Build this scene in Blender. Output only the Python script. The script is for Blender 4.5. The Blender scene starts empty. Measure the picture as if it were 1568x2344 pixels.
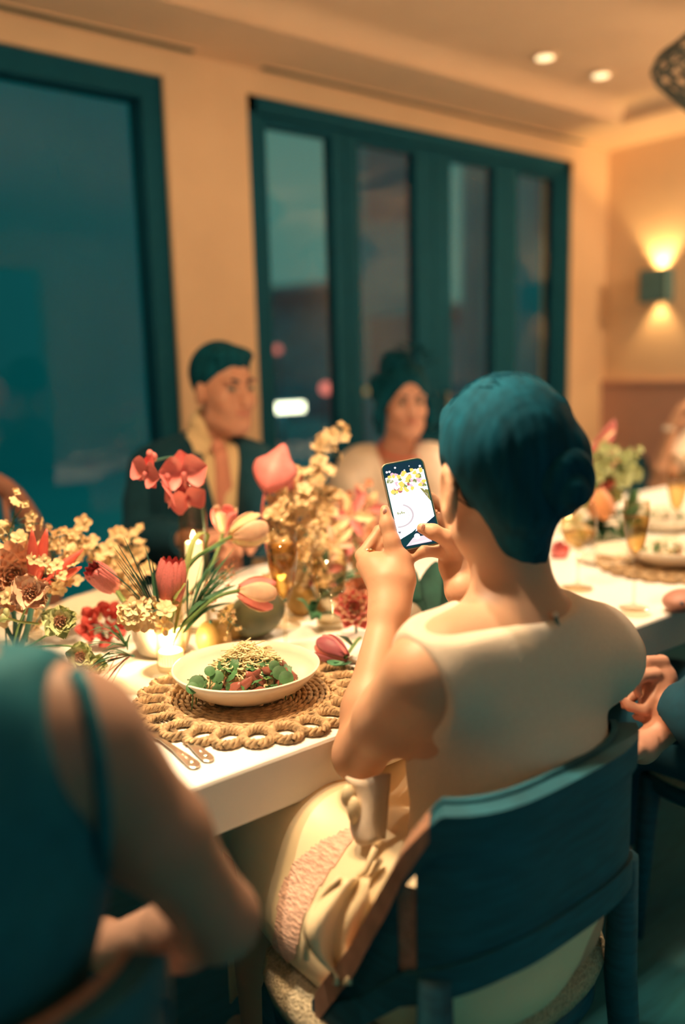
import bpy, bmesh, math, random
import numpy as np
from mathutils import Vector, Matrix, noise
C = bpy.context.scene
COL = C.collection
random.seed(7)
PI = math.pi
# ---------------------------------------------------------------- camera
# world X runs along the long table, Y across it towards the window wall, Z up
FPX, PITCH, ROLL, YAW, CH = 1950.0, math.radians(9.66), math.radians(1.45), math.radians(51.5), 1.28
R2 = Vector((math.sin(YAW), -math.cos(YAW), 0)); F2 = Vector((math.cos(YAW), math.sin(YAW), 0)); UZ = Vector((0, 0, 1))
FW = F2*math.cos(PITCH) - UZ*math.sin(PITCH); _U = F2*math.sin(PITCH) + UZ*math.cos(PITCH)
RT = R2*math.cos(ROLL) - _U*math.sin(ROLL); UP = _U*math.cos(ROLL) + R2*math.sin(ROLL)
cd = bpy.data.cameras.new('camera'); cam = bpy.data.objects.new('camera', cd); COL.objects.link(cam)
cam.matrix_world = Matrix.Translation((0, 0, CH)) @ Matrix((RT, UP, -FW)).transposed().to_4x4()
cd.sensor_fit = 'VERTICAL'; cd.sensor_height = 36; cd.sensor_width = 24; cd.lens = FPX*36/2344
cd.dof.use_dof = True; cd.dof.focus_distance = 1.33; cd.dof.aperture_fstop = 1.12
cd.clip_start = 0.02
C.camera = cam
# ---------------------------------------------------------------- sky, exposure
C.view_settings.view_transform = 'Standard'; C.view_settings.look = 'None'
C.view_settings.exposure = 0.08; C.view_settings.gamma = 1.0; C.view_settings.use_curve_mapping = False
w = bpy.data.worlds.new('dusk_sky'); C.world = w; w.use_nodes = True
nt = w.node_tree; bg = nt.nodes['Background']
tc = nt.nodes.new('ShaderNodeTexCoord'); nz = nt.nodes.new('ShaderNodeTexNoise'); cr = nt.nodes.new('ShaderNodeValToRGB')
nz.inputs['Scale'].default_value = 2.2; nz.inputs['Detail'].default_value = 5
nt.links.new(tc.outputs['Generated'], nz.inputs['Vector']); nt.links.new(nz.outputs['Fac'], cr.inputs['Fac'])
cr.color_ramp.elements[0].position = .35; cr.color_ramp.elements[0].color = (.10, .41, .44, 1)
cr.color_ramp.elements[1].position = .7; cr.color_ramp.elements[1].color = (.20, .49, .47, 1)
nt.links.new(cr.outputs['Color'], bg.inputs['Color']); bg.inputs['Strength'].default_value = 0.5
C.cycles.max_bounces = 10; C.cycles.diffuse_bounces = 5; C.cycles.glossy_bounces = 4; C.cycles.transmission_bounces = 8
C.cycles.transparent_max_bounces = 16; C.cycles.sample_clamp_indirect = 4.0; C.cycles.caustics_reflective = False; C.cycles.caustics_refractive = False
# ---------------------------------------------------------------- lamps
def point_lamp(name, loc, power, col, rad=.03):
    l = bpy.data.lights.new(name, 'POINT'); l.energy = power; l.color = col; l.shadow_soft_size = rad
    o = bpy.data.objects.new(name, l); COL.objects.link(o); o.location = loc; return o
def spot_lamp(name, loc, to, power, col, ang, rad=.03, blend=.5):
    l = bpy.data.lights.new(name, 'SPOT'); l.energy = power; l.color = col; l.shadow_soft_size = rad
    l.spot_size = math.radians(ang); l.spot_blend = blend
    o = bpy.data.objects.new(name, l); COL.objects.link(o); o.location = loc
    o.rotation_euler = (Vector(to)-Vector(loc)).to_track_quat('-Z', 'Y').to_euler(); return o
WARM = (1, .66, .33)
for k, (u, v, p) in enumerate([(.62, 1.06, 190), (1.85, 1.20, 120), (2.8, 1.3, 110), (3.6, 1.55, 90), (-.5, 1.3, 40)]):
    spot_lamp('unseen_downlight_lamp', (u, v, 2.46), (u, v+.02, .75), p, (1, .76, .50), 75, .035, .6)
spot_lamp('unseen_downlight_lamp', (.30, 1.42, 2.46), (.66, .74, .98), 290, (1, .80, .54), 34, .03, .8)  # unseen spot added to highlight the woman's left shoulder
for u, v in [(2.97, 2.35), (3.35, 2.35)]:
    spot_lamp('downlight_lamp', (u, v, 2.46), (u, v, 0), 9, WARM, 100, .03, .8)
# ---------------------------------------------------------------- pixel to place
def ray(px, py): return FW*FPX + RT*(px-784) + UP*(1172-py)
def at(px, py, d):
    q = ray(px, py); return Vector((0, 0, CH)) + q*(d/q.dot(F2))
def onz(px, py, z):
    q = ray(px, py); return Vector((0, 0, CH)) + q*((z-CH)/q.z)
# ---------------------------------------------------------------- materials
MATS = {}
def M(name, col, rough=.6, metal=0, var=.10, scale=25, bump=0.0, spec=.5, trans=0, ior=1.45, sss=0, sheen=0, emit=None, estr=0, stretch=None, col2=None):
    if name in MATS: return MATS[name]
    m = bpy.data.materials.new(name); m.use_nodes = True; MATS[name] = m
    n = m.node_tree; b = n.nodes['Principled BSDF']
    b.inputs['Roughness'].default_value = rough; b.inputs['Metallic'].default_value = metal
    b.inputs['Specular IOR Level'].default_value = spec; b.inputs['IOR'].default_value = ior
    b.inputs['Transmission Weight'].default_value = trans
    if sss:
        b.inputs['Subsurface Weight'].default_value = sss; b.inputs['Subsurface Radius'].default_value = (.6, .25, .12); b.inputs['Subsurface Scale'].default_value = .01
    if sheen: b.inputs['Sheen Weight'].default_value = sheen
    if emit: b.inputs['Emission Color'].default_value = (*emit, 1); b.inputs['Emission Strength'].default_value = estr
    b.inputs['Base Color'].default_value = (*col, 1)
    if var or bump or col2:
        t = n.nodes.new('ShaderNodeTexCoord'); z = n.nodes.new('ShaderNodeTexNoise'); z.inputs['Scale'].default_value = scale; z.inputs['Detail'].default_value = 4
        src = t.outputs['Object']
        if stretch:
            mp = n.nodes.new('ShaderNodeMapping'); mp.inputs['Scale'].default_value = stretch; n.links.new(src, mp.inputs['Vector']); src = mp.outputs['Vector']
        n.links.new(src, z.inputs['Vector'])
        r = n.nodes.new('ShaderNodeValToRGB'); e = r.color_ramp.elements
        e[0].position = .3; e[1].position = .7
        e[0].color = (*[c*(1-var) for c in col], 1); e[1].color = (*(col2 or [min(1, c*(1+var)) for c in col]), 1)
        n.links.new(z.outputs['Fac'], r.inputs['Fac']); n.links.new(r.outputs['Color'], b.inputs['Base Color'])
        if bump:
            bp = n.nodes.new('ShaderNodeBump'); bp.inputs['Strength'].default_value = bump; bp.inputs['Distance'].default_value = .01
            n.links.new(z.outputs['Fac'], bp.inputs['Height']); n.links.new(bp.outputs['Normal'], b.inputs['Normal'])
    return m
def glassmat(name, tint, rough=0.0, refl=1.0, edge=None):
    m = bpy.data.materials.new(name); m.use_nodes = True; n = m.node_tree
    for x in list(n.nodes):
        if x.type != 'OUTPUT_MATERIAL': n.nodes.remove(x)
    o = n.nodes['Material Output']; tr = n.nodes.new('ShaderNodeBsdfTransparent'); gl = n.nodes.new('ShaderNodeBsdfGlossy'); mx = n.nodes.new('ShaderNodeMixShader'); fr = n.nodes.new('ShaderNodeFresnel')
    tr.inputs['Color'].default_value = (*tint, 1); gl.inputs['Roughness'].default_value = rough; gl.inputs['Color'].default_value = (refl, refl, refl, 1); fr.inputs['IOR'].default_value = 1.5
    ge = n.nodes.new('ShaderNodeNewGeometry'); mu = n.nodes.new('ShaderNodeMath'); mu.operation = 'SUBTRACT'; mu.use_clamp = True   # no false total reflection on the inner face
    if edge:                                                         # thicker glass seen edge-on swallows more light
        lw = n.nodes.new('ShaderNodeLayerWeight'); lw.inputs['Blend'].default_value = .25; mc = n.nodes.new('ShaderNodeMix'); mc.data_type = 'RGBA'
        mc.inputs[6].default_value = (*tint, 1); mc.inputs[7].default_value = (*edge, 1); n.links.new(lw.outputs['Facing'], mc.inputs[0]); n.links.new(mc.outputs[2], tr.inputs['Color'])
    n.links.new(fr.outputs[0], mu.inputs[0]); n.links.new(ge.outputs['Backfacing'], mu.inputs[1]); n.links.new(mu.outputs[0], mx.inputs[0]); n.links.new(tr.outputs[0], mx.inputs[1]); n.links.new(gl.outputs[0], mx.inputs[2]); n.links.new(mx.outputs[0], o.inputs[0]); return m
# ---------------------------------------------------------------- object helpers
def link(name, me, mat=None, parent=None, smooth=False):
    if mat is not None and not me.materials: me.materials.append(mat)
    o = bpy.data.objects.new(name, me); COL.objects.link(o)
    if parent is not None:
        o.parent = parent; o.matrix_parent_inverse = parent_world(parent).inverted()
    if smooth: me.polygons.foreach_set('use_smooth', [True]*len(me.polygons))
    return o
def parent_world(o):
    m = Matrix.LocRotScale(o.location, o.rotation_euler, o.scale)
    if o.parent is not None: m = parent_world(o.parent) @ o.matrix_parent_inverse @ m
    return m
def tag(o, label=None, cat=None, group=None, kind=None):
    if label: o['label'] = label
    if cat: o['category'] = cat
    if group: o['group'] = group
    if kind: o['kind'] = kind
    return o
def empty(name, loc, label=None, cat=None, group=None, kind=None):
    o = bpy.data.objects.new(name, None); COL.objects.link(o); o.location = loc; o.empty_display_size = .05
    return tag(o, label, cat, group, kind)
def copy_tree(o, parent=None):
    c = o.copy(); COL.objects.link(c)
    if parent is not None: c.parent = parent; c.matrix_parent_inverse = o.matrix_parent_inverse.copy()
    for ch in list(o.children): copy_tree(ch, c)
    return c
def pydata(name, vs, fs): 
    me = bpy.data.meshes.new(name); me.from_pydata([tuple(v) for v in vs], [], fs); me.update(); return me
class MB:
    """collects shapes (world coordinates) into one mesh"""
    def __init__(s): s.v = []; s.f = []; s.sm = []
    def add(s, vs, fs, smooth=True):
        k = len(s.v); s.v += [Vector(v) for v in vs]; s.f += [tuple(i+k for i in f) for f in fs]; s.sm += [smooth]*len(fs); return s
    def box(s, lo, hi, mtx=None):
        x0, y0, z0 = lo; x1, y1, z1 = hi
        vs = [Vector(p) for p in ((x0,y0,z0),(x1,y0,z0),(x1,y1,z0),(x0,y1,z0),(x0,y0,z1),(x1,y0,z1),(x1,y1,z1),(x0,y1,z1))]
        if mtx is not None: vs = [mtx @ v for v in vs]
        return s.add(vs, [(3,2,1,0),(4,5,6,7),(0,1,5,4),(1,2,6,5),(2,3,7,6),(3,0,4,7)], False)
    def tube(s, pts, rad, n=8, cap=True, flat=1.0, side=None):
        pts = [Vector(p) for p in pts]; m = len(pts)
        rs = rad if isinstance(rad, (list, tuple)) else [rad]*m
        ref = Vector(side) if side is not None else Vector((.31, .22, .93))
        vs = []; t_prev = None
        for i, p in enumerate(pts):
            t = (pts[min(i+1, m-1)] - pts[max(i-1, 0)]).normalized()
            a = ref - t*ref.dot(t)
            if a.length < 1e-4: a = t.orthogonal()
            a.normalize(); b = t.cross(a); ref = a
            for k in range(n):
                th = 2*PI*k/n; vs.append(p + (a*math.cos(th) + b*math.sin(th)*flat)*rs[i])
        fs = [(i*n+k, i*n+(k+1) % n, (i+1)*n+(k+1) % n, (i+1)*n+k) for i in range(m-1) for k in range(n)]
        if cap: fs += [tuple(range(n-1, -1, -1)), tuple((m-1)*n+k for k in range(n))]
        return s.add(vs, fs)
    def lathe(s, c, prof, n=32, axis=None, closed=False):
        c = Vector(c); m = len(prof); vs = []
        q = (Vector((0,0,1)).rotation_difference(Vector(axis).normalized())) if axis is not None else None
        for r, z in prof:
            for k in range(n):
                th = 2*PI*k/n; p = Vector((r*math.cos(th), r*math.sin(th), z))
                vs.append(c + (q @ p if q else p))
        fs = [(i*n+k, i*n+(k+1) % n, (i+1)*n+(k+1) % n, (i+1)*n+k) for i in range(m-1) for k in range(n)]
        if prof[0][0] > 1e-6: fs.append(tuple(range(n-1, -1, -1)))
        if prof[-1][0] > 1e-6 and not closed: fs.append(tuple((m-1)*n+k for k in range(n)))
        return s.add(vs, fs)
    def ball(s, c, r, n=10, m=7, rot=None):
        c = Vector(c); r = (r, r, r) if not isinstance(r, (tuple, list)) else r; vs = []
        for i in range(m+1):
            ph = PI*i/m
            for k in range(n):
                th = 2*PI*k/n; p = Vector((r[0]*math.sin(ph)*math.cos(th), r[1]*math.sin(ph)*math.sin(th), r[2]*math.cos(ph)))
                vs.append(c + (rot @ p if rot else p))
        return s.add(vs, [((i+1)*n+k, (i+1)*n+(k+1) % n, i*n+(k+1) % n, i*n+k) for i in range(m) for k in range(n)])
    def grid(s, fn, nu, nv, closed_u=False):
        vs = [fn(i/(nu-1 if not closed_u else nu), j/(nv-1)) for j in range(nv) for i in range(nu)]
        fs = [(j*nu+i, j*nu+(i+1) % nu, (j+1)*nu+(i+1) % nu, (j+1)*nu+i) for j in range(nv-1) for i in range(nu if closed_u else nu-1)]
        return s.add(vs, fs)
    def mesh(s, name):
        me = pydata(name, s.v, s.f); me.polygons.foreach_set('use_smooth', s.sm); return me
    def build(s, name, mat, parent=None, bevel=0, solid=0):
        o = link(name, s.mesh(name), mat, parent)
        if solid:
            md = o.modifiers.new('thickness', 'SOLIDIFY'); md.thickness = solid; md.offset = 0
        if bevel:
            md = o.modifiers.new('bevel', 'BEVEL'); md.width = bevel; md.segments = 2; md.limit_method = 'ANGLE'
        return o
# ---------------------------------------------------------------- smooth bodies from blended distance fields
class Body:
    def __init__(s, lo, hi, h):
        s.h = h; s.lo = np.array(lo, float); s.n = np.ceil((np.array(hi)-s.lo)/h).astype(int)+1
        s.D = np.full(s.n, 1.0, np.float32)
    def _win(s, lo, hi):
        a = np.clip(np.floor((np.array(lo)-s.lo)/s.h).astype(int), 0, s.n); b = np.clip(np.ceil((np.array(hi)-s.lo)/s.h).astype(int)+1, 0, s.n)
        sl = tuple(slice(i, j) for i, j in zip(a, b))
        g = [(s.lo[k] + s.h*np.arange(a[k], b[k])).astype(np.float32) for k in range(3)]
        return sl, g[0][:, None, None], g[1][None, :, None], g[2][None, None, :]
    def _mix(s, sl, d, k, op):
        o = s.D[sl]
        if o.size == 0: return
        if op == 'add':
            hh = np.clip(.5+.5*(o-d)/k, 0, 1); s.D[sl] = o*(1-hh)+d*hh - k*hh*(1-hh)
        elif op == 'sub':
            d = -d; hh = np.clip(.5-.5*(o-d)/k, 0, 1); s.D[sl] = o*(1-hh)+d*hh + k*hh*(1-hh)
    def cap(s, a, b, ra, rb=None, k=.012, op='add', flat=None):
        a = np.array(a, float); b = np.array(b, float); rb = ra if rb is None else rb; R = max(ra, rb)+k+3*s.h
        sl, x, y, z = s._win(np.minimum(a, b)-R, np.maximum(a, b)+R); ab = b-a; L = max(ab@ab, 1e-9)
        t = np.clip(((x-a[0])*ab[0]+(y-a[1])*ab[1]+(z-a[2])*ab[2])/L, 0, 1)
        d = np.sqrt((x-a[0]-t*ab[0])**2+(y-a[1]-t*ab[1])**2+(z-a[2]-t*ab[2])**2) - (ra+(rb-ra)*t)
        s._mix(sl, d, k, op); return s
    def chain(s, pts, rads, k=.012, op='add'):
        for i in range(len(pts)-1): s.cap(pts[i], pts[i+1], rads[i], rads[i+1], k, op)
        return s
    def ell(s, c, r, rot=None, k=.012, op='add'):
        c = np.array(c, float); r = np.array(r, float); R = max(r)+k+3*s.h
        sl, x, y, z = s._win(c-R, c+R); Q = np.eye(3) if rot is None else np.array(rot)   # columns: local axes
        X, Y, Z = x-c[0], y-c[1], z-c[2]
        q = [(X*Q[0, i]+Y*Q[1, i]+Z*Q[2, i]) for i in range(3)]
        k0 = np.sqrt(sum((q[i]/r[i])**2 for i in range(3))); k1 = np.sqrt(sum((q[i]/r[i]**2)**2 for i in range(3)))+1e-6
        s._mix(sl, (k0*(k0-1)/k1).astype(np.float32), k, op); return s
    def plane(s, p, n, k=.004):   # keep the side the normal points away from
        p = np.array(p, float); n = np.array(n, float); n /= np.linalg.norm(n)
        sl, x, y, z = s._win(s.lo, s.lo+s.h*s.n)
        d = ((x-p[0])*n[0]+(y-p[1])*n[1]+(z-p[2])*n[2]).astype(np.float32); o = s.D[sl]
        hh = np.clip(.5-.5*(o-d)/k, 0, 1); s.D[sl] = o*(1-hh)+d*hh + k*hh*(1-hh); return s
    def wrinkle(s, fn):
        g = np.meshgrid(*[s.lo[k]+s.h*np.arange(s.n[k]) for k in range(3)], indexing='ij', sparse=True); s.D = s.D + fn(*g).astype(np.float32); return s
    def mesh(s, name, relax=1):
        D = s.D; n = D.shape; ins = D < 0; N = tuple(i-1 for i in n)
        cnt = np.zeros(N, np.int8)
        for dx in (0, 1):
            for dy in (0, 1):
                for dz in (0, 1): cnt += ins[dx:dx+N[0], dy:dy+N[1], dz:dz+N[2]]
        act = (cnt > 0) & (cnt < 8); idx = np.full(N, -1, np.int64); ii = np.argwhere(act); idx[act] = np.arange(len(ii))
        acc = np.zeros((len(ii), 3)); num = np.zeros(len(ii))
        cor = [(a, b, c) for a in (0, 1) for b in (0, 1) for c in (0, 1)]
        for p in cor:
            for ax in range(3):
                if p[ax]: continue
                q = list(p); q[ax] = 1
                d0 = D[ii[:, 0]+p[0], ii[:, 1]+p[1], ii[:, 2]+p[2]]; d1 = D[ii[:, 0]+q[0], ii[:, 1]+q[1], ii[:, 2]+q[2]]
                m = (d0 < 0) != (d1 < 0); t = np.where(m, d0/np.where(m, d0-d1, 1), 0)
                pt = np.array(p, float)[None, :].repeat(len(ii), 0); pt[:, ax] += t; acc += pt*m[:, None]; num += m
        vs = s.lo + s.h*(ii + acc/num[:, None]); faces = []
        for ax in range(3):
            o1, o2 = [(1, 2), (2, 0), (0, 1)][ax]
            sa = [slice(None)]*3; sb = [slice(None)]*3; sa[ax] = slice(0, -1); sb[ax] = slice(1, None)
            A = ins[tuple(sa)]; B = ins[tuple(sb)]; e = np.argwhere(A != B)
            e = e[(e[:, o1] > 0) & (e[:, o2] > 0) & (e[:, o1] < N[o1]) & (e[:, o2] < N[o2])]
            if not len(e): continue
            inside = A[e[:, 0], e[:, 1], e[:, 2]]
            def g(i, j):
                q = e.copy(); q[:, o1] -= i; q[:, o2] -= j; return idx[q[:, 0], q[:, 1], q[:, 2]]
            f = np.stack([g(1, 1), g(0, 1), g(0, 0), g(1, 0)], 1); f[~inside] = f[~inside][:, ::-1]; faces.append(f)
        fs = np.concatenate(faces)
        for _ in range(relax):
            sm = np.zeros_like(vs); c = np.zeros(len(vs))
            for a in range(4):
                i, j = fs[:, a], fs[:, (a+1) % 4]
                for k3 in range(3):
                    sm[:, k3] += np.bincount(i, vs[j, k3], len(vs)); 
                c += np.bincount(i, minlength=len(vs))
                for k3 in range(3): sm[:, k3] += np.bincount(j, vs[i, k3], len(vs))
                c += np.bincount(j, minlength=len(vs))
            vs = vs*.4 + .6*sm/np.maximum(c, 1)[:, None]
        me = bpy.data.meshes.new(name); me.vertices.add(len(vs)); me.vertices.foreach_set('co', vs.ravel())
        me.loops.add(len(fs)*4); me.loops.foreach_set('vertex_index', fs.ravel().astype(np.int32))
        me.polygons.add(len(fs)); me.polygons.foreach_set('loop_start', np.arange(0, len(fs)*4, 4, dtype=np.int32)); me.polygons.foreach_set('loop_total', np.full(len(fs), 4, np.int32))
        me.update(calc_edges=True); me.validate(); me.polygons.foreach_set('use_smooth', [True]*len(me.polygons)); return me
    def build(s, name, mat, parent=None, relax=1): return link(name, s.mesh(name, relax), mat, parent)
def basis(fwd, up=(0, 0, 1)):
    """columns right, forward, up"""
    f = Vector(fwd).normalized(); r = f.cross(Vector(up)).normalized(); u = r.cross(f); return Matrix((r, f, u)).transposed()
# ================================================================ the room
DARK = M('dark_bronze', (.002, .075, .14), .8, var=.06, spec=.2)
WALL = M('warm_plaster', (.80, .59, .41), .9, var=.03, scale=6, bump=.05)
CEIL = M('ceiling_paint', (.80, .59, .43), .9, var=.02, scale=5)
WAIN = M('wainscot_paint', (.58, .35, .30), .8, var=.05, scale=4)
FLOOR = M('dark_floor', (.018, .17, .22), .6, var=.2, scale=8, stretch=(1, 6, 1))
GLASS = glassmat('tinted_window_glass', (.85, .88, .80))
def struct(name, mb, mat, parent=None, bevel=0):
    o = mb.build(name, mat, parent, bevel)
    if parent is None: o['kind'] = 'structure'
    return o
VW, UR, ZC = 2.95, 4.30, 2.42
struct('floor', MB().box((-3, -1.6, -.06), (UR, VW+.25, 0)), FLOOR)
wl = MB()
wl.box((-3, VW, 2.33), (UR+.2, VW+.2, ZC+.3))                       # header over both openings
wl.box((1.575, VW, 0), (1.928, VW+.2, 2.33)); wl.box((3.977, VW, 0), (UR+.2, VW+.2, 2.33)); wl.box((-3, VW, 0), (-2.4, VW+.2, 2.33))
struct('wall_back', wl, WALL)
fw = MB(); fw.box((-3.2, -1.8, 2.2), (UR+.2, -1.6, ZC+.3)); fw.box((-3.2, -1.8, 0), (-1.5, -1.6, 2.2)); fw.box((2.8, -1.8, 0), (UR+.2, -1.6, 2.2))
struct('wall_front', fw, WALL)                                       # behind the camera, with the wide terrace opening
struct('wall_left', MB().box((-3.2, -1.6, 0), (-3.0, VW+.2, ZC+.3)), WALL)
struct('wall_right', MB().box((UR, -1.6, 0), (UR+.2, VW, ZC+.3)), WALL)
wn = struct('trim_1', MB().box((UR-.018, -1.6, .1), (UR, VW, 1.145)), WAIN)
struct('baseboard_right', MB().box((UR-.03, -1.6, 0), (UR, VW, .1)), WAIN)
struct('trim_2', MB().box((UR-.03, -1.6, 1.145), (UR, VW, 1.165)), WAIN)
# ceiling: lower border along the walls and a raised tray with a rounded step
ce = MB(); TV, TU, ZT = 2.58, 3.86, 2.495
ce.box((-3, TV, ZC), (UR+.2, VW+.2, ZC+.1)); ce.box((TU, -1.6, ZC), (UR+.2, TV, ZC+.1)); ce.box((-3, -1.6, ZT), (TU+.02, TV+.02, ZT+.06))
n = 6
for i in range(n):                                                   # cove moulding between the two levels
    a0, a1 = PI/2*i/n, PI/2*(i+1)/n
    def pt(a, w): return (w*(1-math.cos(a)), (ZT-ZC)*math.sin(a))
    (d0, h0), (d1, h1) = pt(a0, .09), pt(a1, .09)
    ce.add([(-3, TV-d0, ZC+h0), (TU-d0, TV-d0, ZC+h0), (TU-d1, TV-d1, ZC+h1), (-3, TV-d1, ZC+h1)], [(0, 1, 2, 3)])
    ce.add([(TU-d0, TV-d0, ZC+h0), (TU-d0, -1.6, ZC+h0), (TU-d1, -1.6, ZC+h1), (TU-d1, TV-d1, ZC+h1)], [(0, 1, 2, 3)])
struct('ceiling', ce, CEIL)
# slot air diffusers along the window side
SLOT = M('slot_shadow', (.05, .10, .09), .8)
for i, (u0, u1) in enumerate([(-.6, 1.68), (1.98, 4.02)]):
    s = empty('slot_diffuser', (u0, 2.9, ZC), ['long slot air diffuser in ceiling above the dark left window', 'long slot air diffuser in ceiling above the four-panel doors'][i], 'vent', 'slot diffusers over the window wall')
    MB().box((u0, 2.885, ZC-.002), (u1, 2.93, ZC+.001)).build('slot', SLOT, s)
    MB().box((u0-.01, 2.875, ZC-.005), (u1+.01, 2.885, ZC+.001)).box((u0-.01, 2.93, ZC-.005), (u1+.01, 2.94, ZC+.001)).build('trim_strip', CEIL, s)
# dark left window: broad tinted sliding pane
w1 = empty('window_1', (0, VW, 0), kind='structure')
fr = MB()
for a, b in [((-2.4, 0), (-2.3, 2.33)), ((1.49, 0), (1.575, 2.33)), ((-2.3, 2.25), (1.49, 2.33)), ((-2.3, 0), (1.49, .1)), ((-.5, .1), (-.42, 2.25))]:
    fr.box((a[0], VW+.02, a[1]), (b[0], VW+.12, b[1]))
fr.build('window_frame', DARK, w1)
for a, b in [(-2.3, -.5), (-.42, 1.49)]: MB().box((a, VW+.08, .1), (b, VW+.088, 2.25)).build('pane', GLASS, w1)
# folding door of four glazed panels
w2 = empty('door_1', (2.9, VW, 0), kind='structure')
fo = MB(); U0, U1 = 1.928, 3.977
fo.box((U0, VW+.01, 0), (U0+.05, VW+.14, 2.33)); fo.box((U1-.05, VW+.01, 0), (U1, VW+.14, 2.33)); fo.box((U0, VW+.01, 2.27), (U1, VW+.14, 2.33))
fo.build('door_frame', DARK, w2)
for k, (a, b) in enumerate([(2.03, 2.36), (2.51, 2.845), (3.08, 3.39), (3.565, 3.875)]):
    l = [1.978, 2.437, 2.965, 3.48][k]; r = [2.433, 2.961, 3.476, 3.927][k]
    m = MB()
    for lo, hi in [((l, .02), (a, 2.268)), ((b, .02), (r, 2.268)), ((a, .02), (b, .2)), ((a, 2.235), (b, 2.268))]: m.box((lo[0], VW+.03, lo[1]), (hi[0], VW+.09, hi[1]))
    pn = m.build('door_panel', DARK, w2, bevel=.004)
    MB().box((a, VW+.056, .2), (b, VW+.064, 2.235)).build('pane', GLASS, pn)
    if k in (1, 2):
        hx = r-.05 if k == 1 else l+.05
        MB().tube([(hx, VW+.03, .98), (hx, VW-.01, .98), (hx, VW-.01, 1.14), (hx, VW+.03, 1.14)], .008).build('door_handle', M('handle_metal', (.3, .28, .22), .3, 1), pn)
# outside: terrace ground, ridge and neighbouring houses, all dark at dusk
NIGHT = M('dusk_masonry', (.008, .46, .55), .9, var=.08, scale=.6)
struct('ground', MB().box((-40, VW+.25, -.2), (60, 60, -.08)), NIGHT)
rg = MB()
def ridge(i, j):
    u = -20+70*i; h = 3.55+.35*math.sin(u*.45)+.2*noise.noise((u*.6, 0, 0)); return Vector((u, 21-2.4*(1-j)+1.5*math.sin(j*PI), -.15+h*math.sin(j*PI/2)))
rg.grid(ridge, 90, 8)
o = rg.build('hedge', M('dusk_foliage', (.012, .30, .40), .9, var=.3, scale=3, bump=.6), solid=.3); tag(o, 'dark clipped hedge line seen low through the left door panel', 'hedge')
def house(u0, v0, wd, dp, h, ang, label, nw):
    X = Matrix.Translation((u0, v0, 0)) @ Matrix.Rotation(math.radians(ang), 4, 'Z')
    t = empty('house', (u0, v0, -.1), label, 'building', 'dark houses beyond the terrace')
    MB().box((0, 0, -.1), (wd, dp, h), X).build('wall', NIGHT, t)
    MB().box((-.06, -.15, h), (wd+.06, dp+.15, h+.22), X).build('roof', NIGHT, t, bevel=.03)
    for i in range(nw):
        uu = (i+.5)*wd/nw
        for zz in (.9, 3.7):
            f = MB().box((uu-.45, -.04, zz), (uu+.45, .02, zz+1.3), X).build('window', NIGHT, t)
            MB().box((uu-.39, -.05, zz+.06), (uu+.39, -.042, zz+1.24), X).build('pane', M('night_pane', (.01, .24, .33), .3, var=0), f)
house(-14, 12, 21.9, 4, 7.2, 0, 'long dark house outside the left window', 7)
house(9.75, 12, 1.55, 3, 6.6, -39, 'narrow dark house seen through the second door panel', 1)
house(13.25, 12, 9, 5, 6.8, -42, 'broad dark house seen through the third and fourth door panels', 3)
# lit signboard and small lamps out in the night
sg = empty('lit_sign', (2.9, 4.35, 0), 'small white lit sign glowing low outside left door panel', 'sign')
SGN = M('sign_glow', (1, 1, .9), .5, var=0, emit=(1, .98, .78), estr=5.5)
P = [at(x, y, 5.6) for x, y in ((612, 919), (688, 919), (688, 948), (612, 948))]; c = sum(P, Vector())/4
MB().box((-.155, -.015, -.03), (.155, .015, .03), Matrix.Translation(c)).build('lit_panel', SGN, sg)
MB().box((-.165, -.012, -.045), (.165, .03, .045), Matrix.Translation(c+Vector((0, .03, 0)))).build('housing', DARK, sg)
MB().tube([c+Vector((0, .03, 0)), (c.x, c.y+.03, -.1)], .02).build('post', DARK, sg)
for i, (x, y, d, lab, e, rr) in enumerate([(635, 800, 9, 'dim red lamp glowing outside above the white sign', .9, .045), (746, 889, 9, 'red lamp glowing outside right of the white sign', 1.5, .06), (838, 895, 9, 'faint amber lamp glowing outside behind the seated woman', .5, .035)]):
    q = at(x, y, d); t = empty('garden_lamp', (q.x, q.y, -.1), lab, 'lamp', 'garden lamps outside')
    MB().ball(q, rr).build('globe', M('red_glow%d' % i, (.8, .25, .2), .5, var=0, emit=((1, .22, .2) if i < 2 else (.8, .5, .15)), estr=e), t)
    MB().tube([(q.x, q.y, -.1), q-Vector((0, 0, rr))], .015).build('post', DARK, t)
# ceiling downlights
for i, (u, v) in enumerate([(2.97, 2.35), (3.35, 2.35)]):
    t = empty('downlight', (u, v, ZT), ['recessed round downlight nearer the camera side of the pair', 'recessed round downlight closer to the right wall'][i], 'light', 'recessed ceiling downlights')
    MB().lathe((u, v, ZT-.008), [(.036, 0), (.055, 0), (.055, .010), (.036, .010)], 24).build('trim_ring', CEIL, t)
    MB().lathe((u, v, ZT-.012), [(.0, 0), (.036, .002), (.036, .012), (0, .012)], 24).build('lens', M('downlight_lens', (1, .9, .7), .5, var=0, emit=(1, .72, .38), estr=1.9), t)
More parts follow.
